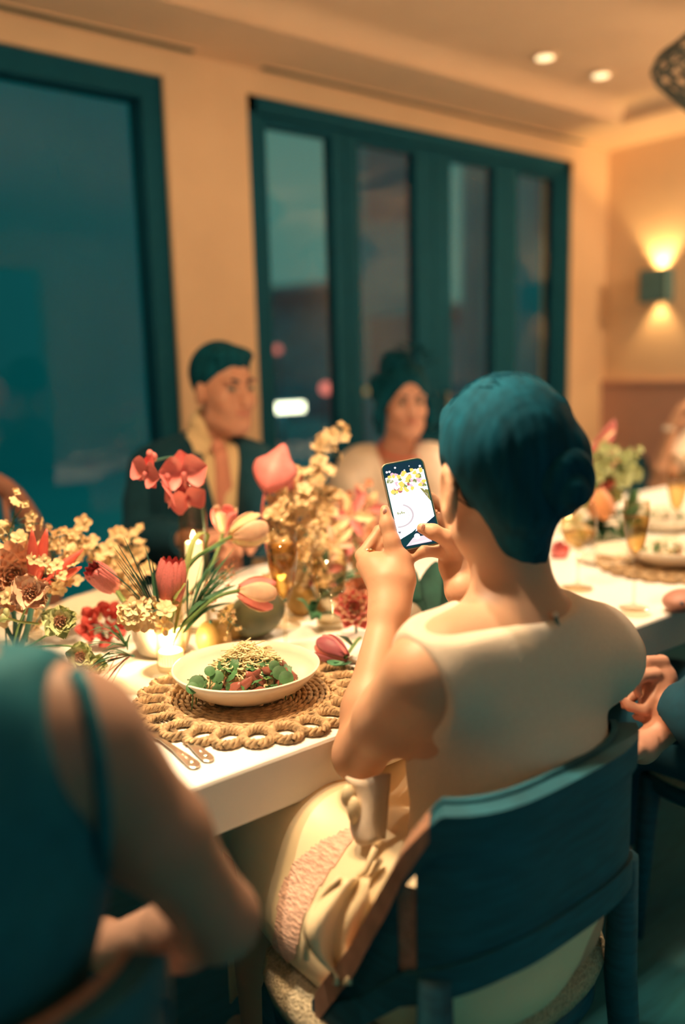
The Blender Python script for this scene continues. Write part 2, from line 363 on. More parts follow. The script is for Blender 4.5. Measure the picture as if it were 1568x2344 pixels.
# wall sconce, light up and down
sc_ = empty('wall_sconce', (UR, 2.60, 1.665), 'dark box wall sconce throwing light up and down', 'lamp')
b = MB(); x0, x1, y0, y1, z0, z1 = UR-.10, UR-.008, 2.525, 2.675, 1.58, 1.75
b.box((x0, y0, z0), (x0+.006, y1, z1)).box((x0, y0, z0), (x1, y0+.006, z1)).box((x0, y1-.006, z0), (x1, y1, z1))
b.build('shade', M('sconce_metal', (.10, .22, .26), .5, var=.1), sc_)
MB().box((x1, y0+.02, z0+.02), (UR, y1-.02, z1-.02)).build('back_plate', DARK, sc_)
MB().box((x0+.02, y0+.03, 1.64), (x1, y1-.03, 1.69)).build('bulb_block', M('bulb_block', (.8, .6, .4), .5, var=0), sc_)
spot_lamp('sconce_lamp', (UR-.05, 2.60, 1.71), (UR-.02, 2.60, 3), 16.0, (1, .62, .22), 85, .02, .5)
spot_lamp('sconce_lamp', (UR-.05, 2.60, 1.62), (UR-.02, 2.60, 0), 5, (1, .60, .22), 85, .02, .5)
# woven pendant shades on cords; the lit ones are added out of view
RATTAN = M('dark_rattan', (.10, .12, .12), .7, var=.25, scale=60)
def pendant(u, v, zc, label, power):
    t = empty('pendant_lamp', (u, v, ZT), label, 'lamp')
    R, hh = .27, .21
    prof = [(.05, hh), (.12, hh*.68), (R*.74, hh*.33), (R*.95, .03), (R, 0), (R*.95, -.03), (R*.72, -.09), (.12, -.16)]
    m = MB(); N = 22
    for sgn in (1, -1):
        for k in range(N):
            m.tube([(u+r*math.cos(2*PI*(k+sgn*i*.55)/N), v+r*math.sin(2*PI*(k+sgn*i*.55)/N), zc+z) for i, (r, z) in enumerate(prof)], .0045, 5, False)
    for i, (r, z) in enumerate(prof):
        m.tube([(u+r*math.cos(2*PI*k/28), v+r*math.sin(2*PI*k/28), zc+z) for k in range(29)], .006, 5, False)
    o = m.build('woven_shade', RATTAN, t); o['kind'] = 'stuff'
    MB().tube([(u, v, zc+hh*.6), (u, v, ZT)], .004, 6).build('cord', DARK, t)
    MB().lathe((u, v, ZT-.02), [(0, 0), (.05, 0), (.05, .02)], 20).build('canopy', DARK, t)
    MB().tube([(u, v, zc+.06), (u, v, zc+hh*.62)], .018).build('socket', DARK, t)
    if power: point_lamp('added_pendant_lamp', (u, v, zc-.03), power, WARM, .05)
    MB().ball((u, v, zc+.02), .035).build('bulb', M('added_bulb_glow', (1, .8, .5), .4, var=0, emit=(1, .62, .28), estr=3) if power else M('unlit_bulb', (.5, .45, .38), .3, var=0), t)
q = at(1695, 140, 2.95); pendant(q.x, q.y, q.z, 'dark woven pendant lampshade hanging at the upper right', 0)
pendant(.55, 1.15, 2.15, 'added unseen woven pendant lamp above the near end of table', 80)  # unseen, takes over the light of the unlit pendant
pendant(4.0, 1.03, 2.1, 'added unseen woven pendant lamp over the far right end of table', 105)  # unseen, added to brighten the right wall and ceiling
# dining table
TBL = M('white_tabletop', (.93, .90, .85), .45, var=.02, scale=3)
tb = empty('dining_table', (1.3, 1.36, 0), 'long white dining table with thick square edge under the place settings', 'table')
MB().box((-1.3, .928, .668), (3.86, 1.93, .75)).build('tabletop', TBL, tb, bevel=.006)
for u in (-1.0, 1.3, 3.5):
    MB().box((u-.12, 1.2, 0), (u+.12, 1.52, .668)).build('leg', DARK, tb, bevel=.01)
# ================================================================ people
SKIN = M('warm_skin', (.60, .335, .215), .5, var=.05, scale=14, sss=.15)
SKIN2 = M('rosy_skin', (.55, .28, .20), .5, var=.05, scale=14, sss=.1)
HAIR = M('black_hair', (.001, .05, .085), .85, var=.35, scale=60, bump=.15, spec=.12, stretch=(1, 1, .15))
BLACK = M('black_cloth', (.002, .12, .165), .8, var=.12, scale=40)
LIP = M('lips', (.55, .20, .17), .4, var=0)
EYEW = M('eye_white', (.42, .34, .29), .3, var=0); IRIS = M('dark_iris', (.03, .10, .11), .2, var=0)
def fingers(B, W, d, nrm, th, curl, s=1.0, spread=.12, k=.004):
    """open or curled hand: wrist W, direction d, palm normal nrm, thumb side th, curl in radians per joint"""
    d = Vector(d).normalized(); nrm = Vector(nrm); nrm = (nrm-d*nrm.dot(d)).normalized(); th = Vector(th); th = (th-d*th.dot(d)-nrm*th.dot(nrm)).normalized()
    R = np.array([list(th), list(d), list(nrm)]).T
    B.ell(W+d*.045*s, (.040*s, .052*s, .015*s), R, .012); B.cap(W, W+d*.03*s, .023*s, .024*s, .015)
    for i, (off, ln, r) in enumerate([(.029, .88, .0088), (.010, 1.0, .0092), (-.010, .94, .0088), (-.028, .74, .0076)]):
        p = W + d*(.086-.004*abs(i-1))*s + th*off*s; ang = curl*.8
        side = th*(off/.03)*spread; pts = [p]; dd = (d+side).normalized()
        for L in (.042, .026, .020):
            q = dd*math.cos(ang)+nrm*math.sin(ang); p = p+q*L*ln*s; pts.append(p); ang += curl
        B.chain(pts, [r*1.08*s, r*s, r*.92*s, r*.78*s], k)
    b = W+d*.022*s+th*.026*s; m = b+(th*.75+d*.7+nrm*.25*(1+curl)).normalized()*.040*s; e = m+(th*.35+d*.8+nrm*.45*(1+curl)).normalized()*.030*s; f = e+(d*.9+nrm*.5*(1+curl)).normalized()*.024*s
    B.chain([b, m, e, f], [.015*s, .0115*s, .010*s, .0078*s], .006)
def head(B, c, fwd, up=(0, 0, 1), s=1.0, jaw=1.0):
    """c = ear-level centre of the skull"""
    m = basis(fwd, up); P = lambda x, y, z: c + m @ Vector((x, y, z))*s
    Q = np.array(m)
    B.ell(P(0, -.012, .038), (.074*s, .093*s, .092*s), Q, .02)
    B.ell(P(0, .030, -.030), (.058*s*jaw, .062*s, .075*s), Q, .03)
    B.ell(P(0, .050, -.088), (.032*s*jaw, .034*s, .026*s), Q, .03)
    for sd in (1, -1):
        B.ell(P(.036*sd, .058, -.022), (.026*s, .022*s, .022*s), Q, .018)           # cheekbones
        B.ell(P(.031*sd, .086, .016), (.017*s, .012*s, .011*s), Q, .008, 'sub')     # eye sockets
        B.ell(P(.030*sd, .080, .034), (.026*s, .012*s, .009*s), Q, .012)            # brow
        B.ell(P(.077*sd, -.004, -.006), (.009*s, .018*s, .031*s), Q, .006)          # ears
        B.cap(P(.045*sd*jaw, .02, -.070), P(.015*sd*jaw, .066, -.094), .022*s, .018*s, .02)
    B.cap(P(0, .086, .020), P(0, .106, -.020), .008*s, .013*s, .010); B.ell(P(0, .104, -.024), (.017*s, .012*s, .010*s), Q, .008)
    B.ell(P(0, .086, -.056), (.024*s, .010*s, .008*s), Q, .008)
    return P, m
def face_parts(P, m, root, s=1.0, brow=HAIR, smile=0.0):
    Q = m
    for sd in (1, -1):
        e = MB().ball(P(.030*sd, .078, .013), (.0120*s, .0122*s, .0070*s), 12, 8, Q).build('eye', EYEW, root)
        MB().ball(P(.031*sd, .0895, .013), (.0062*s, .003*s, .0060*s), 10, 6, Q).build('iris', IRIS, e)
        MB().tube([P(.013*sd, .094, .031), P(.030*sd, .093, .038), P(.047*sd, .080, .033)], [.0035*s, .0042*s, .002*s], 6).build('eyebrow', brow, root)
    MB().tube([P(x*.024, .0965-.012*x*x, -.053+smile*.008*x*x) for x in (-1, -.5, 0, .5, 1)], [.0015*s, .0048*s, .0052*s, .0048*s, .0015*s], 7).build('lips', LIP, root)
def seatedbody(B, J, inf=0.0, arms=True, neck=True, legs=True, w=1.0):
    hip, nb, sl, sr = J['hip'], J['neck'], J['shL'], J['shR']
    ax = (sr-sl).normalized(); mid = (sl+sr)/2; up = (nb-hip).normalized(); f = up.cross(ax); f = -f if f.dot(J['front']) < 0 else f
    Q = np.array([list(ax), list(f), list(ax.cross(f)*(1 if ax.cross(f).dot(up) > 0 else -1))]).T
    L = (nb-hip).length; P = lambda t, a=0, b=0: hip.lerp(nb, t)+ax*a+f*b
    B.ell(P(.02), ((.165*w+inf), .115+inf, .11+inf), Q, .05); B.ell(P(.33), (.125*w+inf, .095+inf, .15+inf), Q, .06)
    B.ell(P(.66, 0, .01), (.148*w+inf, .105+inf, .17+inf), Q, .06)
    B.cap(sl+ax*.03, sr-ax*.03, .052+inf, .052+inf, .05)
    B.cap(nb-up*.015-f*.01, sl.lerp(nb, .25)+up*.008, .042+inf, .040+inf, .04); B.cap(nb-up*.015-f*.01, sr.lerp(nb, .25)+up*.008, .042+inf, .040+inf, .04)
    if neck: B.cap(nb-up*.03, J['head']-UZ*.03, .054+inf, .050+inf, .03)
    if arms:
        for a in 'LR':
            if 'el'+a in J: B.chain([J['sh'+a], J['sh'+a].lerp(J['el'+a], .5), J['el'+a]], [.050+inf, .042+inf, .035+inf], .025)
            if 'wr'+a in J: B.chain([J['el'+a], J['el'+a].lerp(J['wr'+a], .3), J['wr'+a]], [.034+inf, .036+inf, .025+inf], .02)
    if legs:
        for a in 'LR':
            if 'kn'+a in J: B.chain([hip+ax*(.08 if a == 'R' else -.08), J['kn'+a]], [.082+inf, .058+inf], .04)
            if 'an'+a in J:
                B.chain([J['kn'+a], J['kn'+a].lerp(J['an'+a], .3), J['an'+a]], [.054+inf, .056+inf, .036+inf], .03)
                if inf <= .001: B.chain([J['an'+a]+Vector((0, 0, -.02)), J['an'+a]+f*.13+Vector((0, 0, -.055))], [.036, .026], .02)
    return P, ax, f, up
def bounds(J, pad=.16):
    v = [p for k, p in J.items() if k != 'front']
    return [min(p[i] for p in v)-pad for i in range(3)], [max(p[i] for p in v)+pad for i in range(3)]
def patch(src, test, off, name, mat, parent):
    """lift the faces of a surface that pass a test into a part of their own lying just above it"""
    me = src.data; bm = bmesh.new(); bm.from_mesh(me)
    bmesh.ops.delete(bm, geom=[f for f in bm.faces if not test(f.calc_center_median(), f.normal)], context='FACES')
    bm.normal_update()
    for v in bm.verts: v.co += v.normal*off
    m = bpy.data.meshes.new(name); bm.to_mesh(m); bm.free(); m.materials.clear(); return link(name, m, mat, parent)
def pix(P):
    q = Vector(P)-Vector((0, 0, CH)); z = q.dot(FW); return 784+FPX*q.dot(RT)/z, 1172-FPX*q.dot(UP)/z
def inpoly(x, y, poly):
    c = False; j = len(poly)-1
    for i in range(len(poly)):
        (xi, yi), (xj, yj) = poly[i], poly[j]
        if (yi > y) != (yj > y) and x < (xj-xi)*(y-yi)/(yj-yi)+xi: c = not c
        j = i
    return c
from mathutils.bvhtree import BVHTree
def skinpoint(o, px, py, lift=.004):
    """the point of a body seen at a pixel, lifted a little off the skin"""
    if 'bvh' not in PMESH or PMESH['bvh'][0] != o.name: PMESH['bvh'] = (o.name, BVHTree.FromPolygons([v.co.copy() for v in o.data.vertices], [tuple(p.vertices) for p in o.data.polygons]))
    hit = PMESH['bvh'][1].ray_cast(Vector((0, 0, CH)), ray(px, py).normalized())
    return hit[0]+hit[1]*lift if hit[0] else None
PMESH = {}
# ---------------------------------------------------------------- the phone
PH = empty('smartphone', at(941, 1250, 1.32), 'smartphone held up in both hands, its bright screen showing the table', 'phone')
tl, bl = at(868, 1058, 1.376), at(915, 1252, 1.316); tr_, br_ = at(970, 1055, 1.376), at(1012, 1248, 1.316)
pc = (tl+bl+tr_+br_)/4; pu = ((tl+tr_)-(bl+br_)).normalized(); pr = (tr_-tl+br_-bl); pr = (pr-pu*pr.dot(pu)).normalized(); pn = pr.cross(pu)
if pn.dot(Vector((0, 0, CH))-pc) < 0: pn = -pn
PW, PHH = .0715, .148
PM = Matrix((pr, pu, pn)).transposed().to_4x4(); PM.translation = pc
def rrect(w, h, r, z, n=5):
    pts = []
    for cx, cy, a0 in ((w/2-r, h/2-r, 0), (-w/2+r, h/2-r, 90), (-w/2+r, -h/2+r, 180), (w/2-r, -h/2+r, 270)):
        for i in range(n+1):
            a = math.radians(a0+90*i/n); pts.append(PM @ Vector((cx+r*math.cos(a), cy+r*math.sin(a), z)))
    return pts
def slab(w, h, r, z0, z1, mat, name, par, bev=0):
    a, b = rrect(w, h, r, z0), rrect(w, h, r, z1); n = len(a)
    return MB().add(a+b, [tuple(range(n-1, -1, -1)), tuple(range(n, 2*n))]+[(i, (i+1) % n, n+(i+1) % n, n+i) for i in range(n)], False).build(name, mat, par, bev)
slab(PW, PHH, .012, -.0085, 0, M('phone_case', (.20, .17, .13), .35, .3, var=.05), 'body', PH, .0012)
slab(PW-.004, PHH-.004, .010, 0, .0004, M('phone_glass', (.004, .05, .07), .12, var=0), 'bezel', PH)
def E_(n, c, e=1.0): return M('screen_'+n, (0, 0, 0), .3, var=0, spec=.2, emit=c, estr=e)
SCW, SCH = PW-.008, PHH-.008
scr = slab(SCW, SCH, .008, .0004, .0006, E_('dark', (.004, .035, .06), 1), 'screen', PH)
def dots(shapes, z, mat, name):
    m = MB()
    for sh in shapes: m.add([PM @ Vector((x*SCW-SCW/2, SCH/2-y*SCH, z)) for x, y in sh], [tuple(range(len(sh)))[::-1]], False)
    return m.build(name, mat, scr)
def circ(x, y, r, n=12, ry=None):
    return [(x+r*math.cos(2*PI*k/n), y+(ry or r*SCW/SCH)*math.sin(2*PI*k/n)) for k in range(n)]
dots([[(0, .15), (1, .13), (1, .70), (.62, .80), (.34, .86), (.12, .93), (0, .88)], ], .00075, E_('white', (1, .96, .97), 2.0), 'picture_of_table')
rs = random.Random(4)
for nm, c, cnt in (('pink', (.85, .45, .55), 16), ('yellow', (.9, .62, .12), 22), ('cream', (1, .92, .75), 20), ('green', (.22, .26, .08), 12), ('red', (.45, .12, .12), 10)):
    dots([[(x+.085*rs.uniform(.4, 1)*math.cos(a+t), y+.036*rs.uniform(.4, 1)*math.sin(a+t)) for t in (0, 1.3, 2.5, 3.8, 5)] for x, y, a in [(rs.uniform(.05, .95), rs.uniform(.11, .36)**1, rs.uniform(0, 6)) for _ in range(cnt)]], .0009+.00003*len(nm), E_(nm, c, 1.3), 'picture_of_flowers_'+nm)
dots([[(.8, .34), (1, .38), (1, .52), (.93, .46)]], .00095, E_('leaf', (.3, .28, .08), 1), 'picture_of_leaf')
def ring(x, y, r, wd, n=24, a0=0, a1=2*PI, sq=.8):
    return [[(x+q*math.cos(a), y+q*sq*SCW/SCH*math.sin(a)) for q, a in ((r, s0), (r+wd, s0), (r+wd, s1), (r, s1))] for s0, s1 in [(a0+(a1-a0)*i/n, a0+(a1-a0)*(i+1)/n) for i in range(n)]]
dots(ring(.78, .44, .17, .012, sq=.5)+ring(.12, .62, .26, .014, a0=-1.2, a1=1.9)+ring(.12, .62, .34, .05, 16, -1.1, 1.8), .001, E_('line', (.62, .52, .54), 1.2), 'picture_of_plates')
dots([[(.1+.05*i, .58+.012*(i % 2)), (.13+.05*i, .57+.012*(i % 2)), (.14+.05*i, .60), (.11+.05*i, .61)] for i in range(4)], .00105, E_('salad', (.35, .38, .12), 1), 'picture_of_salad')
dots([[(.0, .80), (.1, .805), (.06, .83)], [(.10, .88), (.22, .87), (.22, .91), (.10, .92)]], .00105, E_('grey', (.18, .2, .24), 1), 'picture_of_cutlery')
dots([[(.0, .90), (.35, .84), (.50, .80), (.36, .90), (.14, .985), (.03, .97)], [(.62, .84), (.80, .86), (1, .92), (.96, .97), (.80, .97), (.72, .90)]], .0011, E_('shade', (.004, .05, .06), 1), 'picture_of_dark_seat')
dots([[(.14, .985), (.36, .90), (.70, .90), (.80, .985)]], .00108, E_('lap', (.75, .62, .66), 1.3), 'picture_of_lap')
dots([circ(.46, .895, .075, 18)], .0012, E_('shutter', (1, .97, .98), 2), 'shutter_button')
dots([circ(x, y, r) for x, y, r in ((.07, .085, .028), (.14, .085, .028), (.30, .05, .024), (.93, .085, .028), (.52, .10, .02), (.66, .06, .012))], .0012, E_('light', (1, .93, .95), 2), 'camera_icons')
dots([[(.3, .965), (.72, .955), (.72, .965), (.3, .975)]], .00122, E_('bar', (1, .9, .9), 1.6), 'home_bar')
# ---------------------------------------------------------------- the woman with the phone
WM = empty('person', (.82, .74, 0), 'woman with black bun and white sleeveless top photographing the table, seen from behind', 'person')
wt = math.radians(13); hf = F2*math.cos(wt)-R2*math.sin(wt); hf = (hf-UZ*.16).normalized()
hc = at(1150, 1090, 1.10)
J = dict(front=Vector((-.05, 1, 0)), hip=Vector((.80, .70, .545)), neck=at(1190, 1400, 1.085), head=hc, shL=at(968, 1545, .99), shR=at(1395, 1500, 1.17),
         elL=at(822, 1728, 1.13), wrL=at(888, 1400, 1.27), elR=Vector((1.10, .86, .75)), wrR=at(1060, 1350, 1.30),
         knL=Vector((.70, 1.13, .52)), knR=Vector((.90, 1.13, .52)), anL=Vector((.70, 1.14, .10)), anR=Vector((.90, 1.14, .10)))
lo, hi = bounds(J, .13); lo[2] = .02; hi[2] = 1.28
B = Body(lo, hi, .0036); seatedbody(B, J, w=.97)
P, hm = head(B, hc, hf, (0, 0, 1), .98); B.ell(P(-.080, -.008, -.022), (.010, .021, .038), np.array(hm), .006); B.ell(P(-.088, -.006, -.016), (.006, .012, .022), np.array(hm), .004, 'sub')
# left hand: palm behind the phone, thumb up its edge, fingers folded across its back
W = J['wrL']
B.cap(W, at(887, 1335, 1.30), .028, .033, .02); B.cap(at(925, 1330, 1.295), at(905, 1400, 1.275), .018, .018, .02); B.cap(at(862, 1300, 1.325), at(905, 1300, 1.32), .027, .024, .02); B.cap(at(905, 1320, 1.305), at(915, 1280, 1.315), .022, .017, .02)
B.chain([at(912, 1290, 1.31), at(897, 1240, 1.318), at(886, 1200, 1.328), at(881, 1167, 1.338)], [.0155, .0125, .0112, .0085], .008)
B.chain([at(845, 1290, 1.335), at(828, 1272, 1.362), at(868, 1215, 1.392), at(925, 1190, 1.392), at(955, 1185, 1.388)], [.017, .0105, .009, .0085, .0075], .006)
B.chain([at(842, 1300, 1.34), at(830, 1293, 1.372), at(880, 1240, 1.384), at(940, 1216, 1.382), at(965, 1214, 1.378)], [.017, .0105, .009, .0085, .0075], .004)
B.chain([at(850, 1312, 1.34), at(842, 1308, 1.368), at(890, 1268, 1.372), at(935, 1242, 1.372), at(962, 1240, 1.368)], [.017, .0105, .009, .0085, .0075], .004)
B.chain([at(865, 1322, 1.33), at(872, 1310, 1.352), at(905, 1285, 1.352), at(935, 1268, 1.346), at(955, 1262, 1.338)], [.016, .0095, .0085, .008, .007], .004)
# right hand: thumb on the screen, fingers under and behind the phone
W = J['wrR']
B.cap(W, at(1052, 1290, 1.335), .025, .029, .02); B.cap(at(1048, 1290, 1.335), at(1035, 1245, 1.34), .028, .020, .02)
B.chain([at(1045, 1262, 1.32), at(1022, 1232, 1.302), at(992, 1217, 1.298), at(966, 1209, 1.303)], [.0165, .0125, .0115, .009], .008)
B.chain([at(1040, 1275, 1.33), at(1005, 1262, 1.318), at(970, 1262, 1.316), at(946, 1276, 1.322)], [.014, .010, .0092, .0078], .005)
B.chain([at(1045, 1258, 1.352), at(1020, 1240, 1.362), at(985, 1232, 1.362), at(960, 1232, 1.360)], [.014, .010, .009, .008], .004)
B.chain([at(1045, 1235, 1.358), at(1020, 1200, 1.376), at(985, 1180, 1.386), at(962, 1172, 1.386)], [.014, .010, .009, .008], .004)
B.chain([at(1040, 1220, 1.350), at(1022, 1165, 1.384), at(985, 1140, 1.396), at(962, 1135, 1.396)], [.014, .010, .009, .008], .004)
wb = B.build('body', SKIN, WM)
face_parts(P, hm, WM, .98)
# nails
NAIL = M('pale_nail', (.85, .52, .45), .25, var=0)
for x, y, d in ((881, 1170, 1.3285), (968, 1206, 1.2935)):
    q = at(x, y, d); MB().ball(q, (.0048, .0024, .0056), 10, 6).build('thumb_nail', NAIL, WM)
MB().lathe(at(842, 1262, 1.368), [(.0105, -.0015), (.0125, -.0015), (.0125, .0015), (.0105, .0015), (.0105, -.0015)], 24, axis=(.2, .3, .9)).build('ring', M('gold', (.8, .6, .3), .25, 1, var=0), WM)
# hair: smooth cap, low chunky bun, hair line down the nape
lo, hi = [hc[i]-.24 for i in range(3)], [hc[i]+.24 for i in range(3)]
Hb = Body(lo, hi, .0035); Q = np.array(hm); X = lambda x, y, z: P(x, y, z)
Hb.ell(X(0, -.020, .038), (.086, .094, .093), Q, .02); Hb.ell(X(.002, -.048, .026), (.074, .052, .060), Q, .03); Hb.ell(X(0, .045, .082), (.062, .045, .034), Q, .03)
bc = at(1282, 1096, 1.03)
Hb.ell(at(1300, 1060, 1.05), (.030, .03, .040), None, .02); Hb.ell(at(1252, 1132, 1.05), (.036, .036, .030), None, .015)
Hb.cap(X(.0, -.055, -.040), at(1190, 1240, 1.07), .045, .034, .025); Hb.cap(at(1205, 1225, 1.06), at(1232, 1285, 1.075), .028, .012, .02)
fm = lambda q: (q.x, q.y, q.z)
Hb.ell(X(-.092, .052, -.075), (.05, .075, .062), Q, .012, 'sub'); Hb.ell(X(.092, .052, -.075), (.05, .075, .062), Q, .012, 'sub')
Hb.ell(X(-.088, -.004, -.024), (.024, .032, .046), Q, .01, 'sub'); Hb.ell(X(.085, -.004, -.02), (.022, .03, .040), Q, .01, 'sub')
Hb.ell(X(0, .120, -.02), (.075, .062, .085), Q, .02, 'sub')
Hb.wrinkle(lambda x, y, z: .0005*np.sin(330*(x-.6*y)+45*z+4*np.sin(25*z))+.0003*np.sin(620*(y+.5*x)-60*z))
hr = Hb.build('hair', HAIR, WM)
# bun: one coiled twist of hair
bb = Body([bc[i]-.11 for i in range(3)], [bc[i]+.11 for i in range(3)], .003); bn = (-F2*.8+R2*.55-UZ*.1).normalized(); bx = bn.cross(UZ).normalized(); by = bx.cross(bn)
for k in range(34):
    a = k*.36; r = .039-.0009*k; bb.ell(bc+bx*r*math.cos(a)+by*r*1.12*math.sin(a)+bn*(.0011*k-.012), (.019, .019, .019), None, .004)
bb.wrinkle(lambda x, y, z: .0006*np.sin(420*(x+.4*y)+260*z))
bun = bb.build('bun', HAIR, hr)
# single strands combed from the hairline round the skull to the bun
sm_ = MB(); rs = random.Random(8); hcap = P(0, -.020, .038); bl_ = hm.inverted() @ (bc-hcap)
for k in range(150):
    th = rs.uniform(-2.6, 2.9); st = Vector((math.cos(th)*.086, .055+.02*rs.random()-.06*max(0, -math.sin(th)), math.sin(th)*.088)); pts = []
    for i in range(11):
        t = i/10; q = st.lerp(bl_, t); q.z += .035*math.sin(PI*t)*(1 if math.sin(th) > -.2 else -.4); q = Vector((q.x/.0868, q.y/.0955, q.z/.0945)); q = q.normalized()*(1.0+.008*rs.random()); pts.append(hcap+hm @ Vector((q.x*.0868, q.y*.0955, q.z*.0945)))
    sm_.tube(pts, [.0004]+[.0008]*9+[.0004], 4)
sm_.build('hair_strands', HAIR, hr)['kind'] = 'stuff'
MB().tube([P(-.078, -.002, -.036), P(-.080, 0, -.044)], .003, 8).build('earring', M('gold', (.8, .6, .3), .25, 1, var=0), WM)
# white sleeveless top
TOP = M('white_crepe', (.70, .58, .47), .75, var=.03, scale=180, bump=.06)
lo, hi = bounds({k: J[k] for k in ('hip', 'neck', 'shL', 'shR')}, .22)
T = Body(lo, hi, .0036)
seatedbody(T, J, .009, arms=False, neck=False, legs=False, w=.90)
ax = (J['shR']-J['shL']).normalized()
T.cap(J['shL']+ax*.02, J['shR']-ax*.03, .060, .056, .03); 
T.cap(J['shR']-ax*.045, J['shR'].lerp(J['elR'], .22)-ax*.028, .055, .050, .03)
T.ell(J['hip']+Vector((.03, -.02, .16)), (.135, .10, .13), None, .05)
T.wrinkle(lambda x, y, z: .0028*np.sin(34*(x+.5*z)+7*np.sin(5*z))*np.clip((.86-z)*5, 0, 1)+.0014*np.sin(60*z+22*x))
T.cap(J['neck']+Vector((0, .02, .012)), J['head'], .070, .075, .012, 'sub')
T.plane(J['neck']+Vector((0, -.06, .008)), (-.06, -.16, 1))
sL = J['shL']
T.ell(sL-ax*.058+Vector((.0, .02, -.052)), (.060, .13, .118), None, .012, 'sub')
T.plane((0, 0, .575), (0, 0, -1))
top = T.build('white_top', TOP, WM); top['label'] = 'white sleeveless top with high back neckline'
MB().tube([at(1272, 1412, 1.02), at(1277, 1432, 1.018), at(1279, 1452, 1.014)], [.0025, .003, .001], 6).build('keyhole_slit', M('shadow_slit', (.10, .20, .21), .8, var=0), top)
MB().ball(at(1271, 1407, 1.02), .004).build('button', TOP, top)
# cream skirt with a pink lace panel
SATIN = M('cream_satin', (.86, .70, .46), .38, var=.05, scale=9)
LACE = M('pink_lace', (.80, .50, .38), .85, var=.22, scale=90, bump=.5, stretch=(1, 1, 3))
K = Body([.44, .48, .40], [1.14, 1.32, .80], .0042)
K.ell((.785, .72, .545), (.185, .145, .12), None, .06); K.chain([(.715, .74, .55), (.70, .98, .575), (.71, 1.17, .545)], [.115, .100, .085], .05); K.chain([(.89, .74, .55), (.90, .98, .565), (.90, 1.17, .545)], [.115, .10, .085], .05)
K.ell((.655, .87, .515), (.085, .17, .075), None, .05)
K.wrinkle(lambda x, y, z: .0030*np.sin(46*(z+.55*y)+6*np.sin(9*y)+14*x)*np.clip((1.0-y)*3, 0, 1))
K.plane((0, 0, .470), (0, 0, -1))
sk = K.build('skirt', SATIN, WM)
pol = [(812, 1888), (735, 1926), (672, 1975), (642, 2040), (632, 2110), (622, 2185), (648, 2212), (676, 2188), (690, 2120), (716, 2055), (770, 1975), (830, 1893)]
patch(sk, lambda c, nn: inpoly(*pix(c), pol) and nn.dot(Vector((0, 0, CH))-c) > 0 and c.x < .80, .0015, 'lace_panel', LACE, sk)
MB().grid(lambda i, j: Vector((.69+.24*i, 1.235+.012*math.sin(14*i), .55-.42*j)), 24, 10).build('skirt_front_fall', SATIN, sk, solid=.004)
# draped fold and piping over the hip
for pts, r in (([(858, 1935), (838, 1985), (775, 2035), (722, 2075), (704, 2130), (700, 2190)], .0045), ([(872, 1960), (850, 2000), (800, 2028), (762, 2062)], .004)):
    MB().tube([at(x, y, dd)-F2*.006 for (x, y), dd in zip(pts, [.995, .99, .985, .975, .965, .955])], r, 7).build('fold_piping', SATIN, sk)
DR = []
for j in range(13):
    t = j/12; y = 2010+245*t; xl = 775-75*math.sin(PI*min(1, t*1.1))-10*t; xr = 848-30*t
    for i in range(13):
        s_ = i/12; x = xl+(xr-xl)*s_; dd = .963-.035*t+.010*math.sin(s_*11+5*t)+.006*math.sin(9*t+3*s_)
        DR.append(at(x, y, dd))
MB().add(DR, [(j*13+i, j*13+i+1, (j+1)*13+i+1, (j+1)*13+i) for j in range(12) for i in range(12)]).build('draped_fold', SATIN, sk, solid=.004)
# ruffled peplum of the top at the waist
RF = []
for j in range(11):
    t = j/10; y = 1778+150*t; xl = 792+28*t+10*math.sin(6*t); xr = 892-12*t
    for i in range(11):
        s_ = i/10; RF.append(at(xl+(xr-xl)*s_, y+8*math.sin(s_*5), 1.06-.03*t-.02*math.sin(PI*s_)))
MB().add(RF, [(j*11+i, j*11+i+1, (j+1)*11+i+1, (j+1)*11+i) for j in range(10) for i in range(10)]).build('peplum_ruffle', TOP, top, solid=.004)
MB().ball(at(797, 1822, 1.045), (.010, .010, .016)).ball(at(812, 1856, 1.035), (.010, .010, .020)).build('bow_knot', SATIN, top)
# ---------------------------------------------------------------- foreground woman, back to the camera at the left edge
WL = empty('person', (.06, .68, 0), 'woman in dark low-backed dress with bare shoulder at the left foreground', 'person')
JL = dict(front=Vector((0, 1, 0)), hip=Vector((.085, .755, .545)), neck=at(-170, 1560, .62), head=Vector((-.05, .73, 1.17)), shL=Vector((-.19, .72, .95)), shR=at(195, 1690, .66),
          elR=at(505, 2105, .74), wrR=Vector((.33, .86, .63)), elL=Vector((-.26, .80, .76)), wrL=Vector((-.05, .93, .80)),
          knL=Vector((-.02, 1.1, .52)), knR=Vector((.19, 1.1, .52)), anL=Vector((-.02, 1.12, .1)), anR=Vector((.19, 1.12, .1)))
lo, hi = bounds(JL, .14); lo[2] = .02; hi[2] = 1.36
B = Body(lo, hi, .006); seatedbody(B, JL); P, m = head(B, JL['head'], (-.3, .9, -.1), s=.98)
fingers(B, JL['wrR'], (-.2, .9, -.1), (0, 0, -1), (-1, 0, 0), .35); fingers(B, JL['wrL'], (.3, .9, -.05), (0, 0, -1), (1, 0, 0), .3)
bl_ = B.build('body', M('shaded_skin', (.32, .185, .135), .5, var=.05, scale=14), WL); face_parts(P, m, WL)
h = Body([JL['head'][i]-.2 for i in range(3)], [JL['head'][i]+.2 for i in range(3)], .006); Q = np.array(m)
h.ell(P(0, -.022, .045), (.088, .10, .098), Q, .02); h.ell(P(0, -.08, -.02), (.07, .05, .08), Q, .03); h.ell(P(0, .125, -.03), (.075, .07, .09), Q, .02, 'sub'); h.build('hair', HAIR, WL)
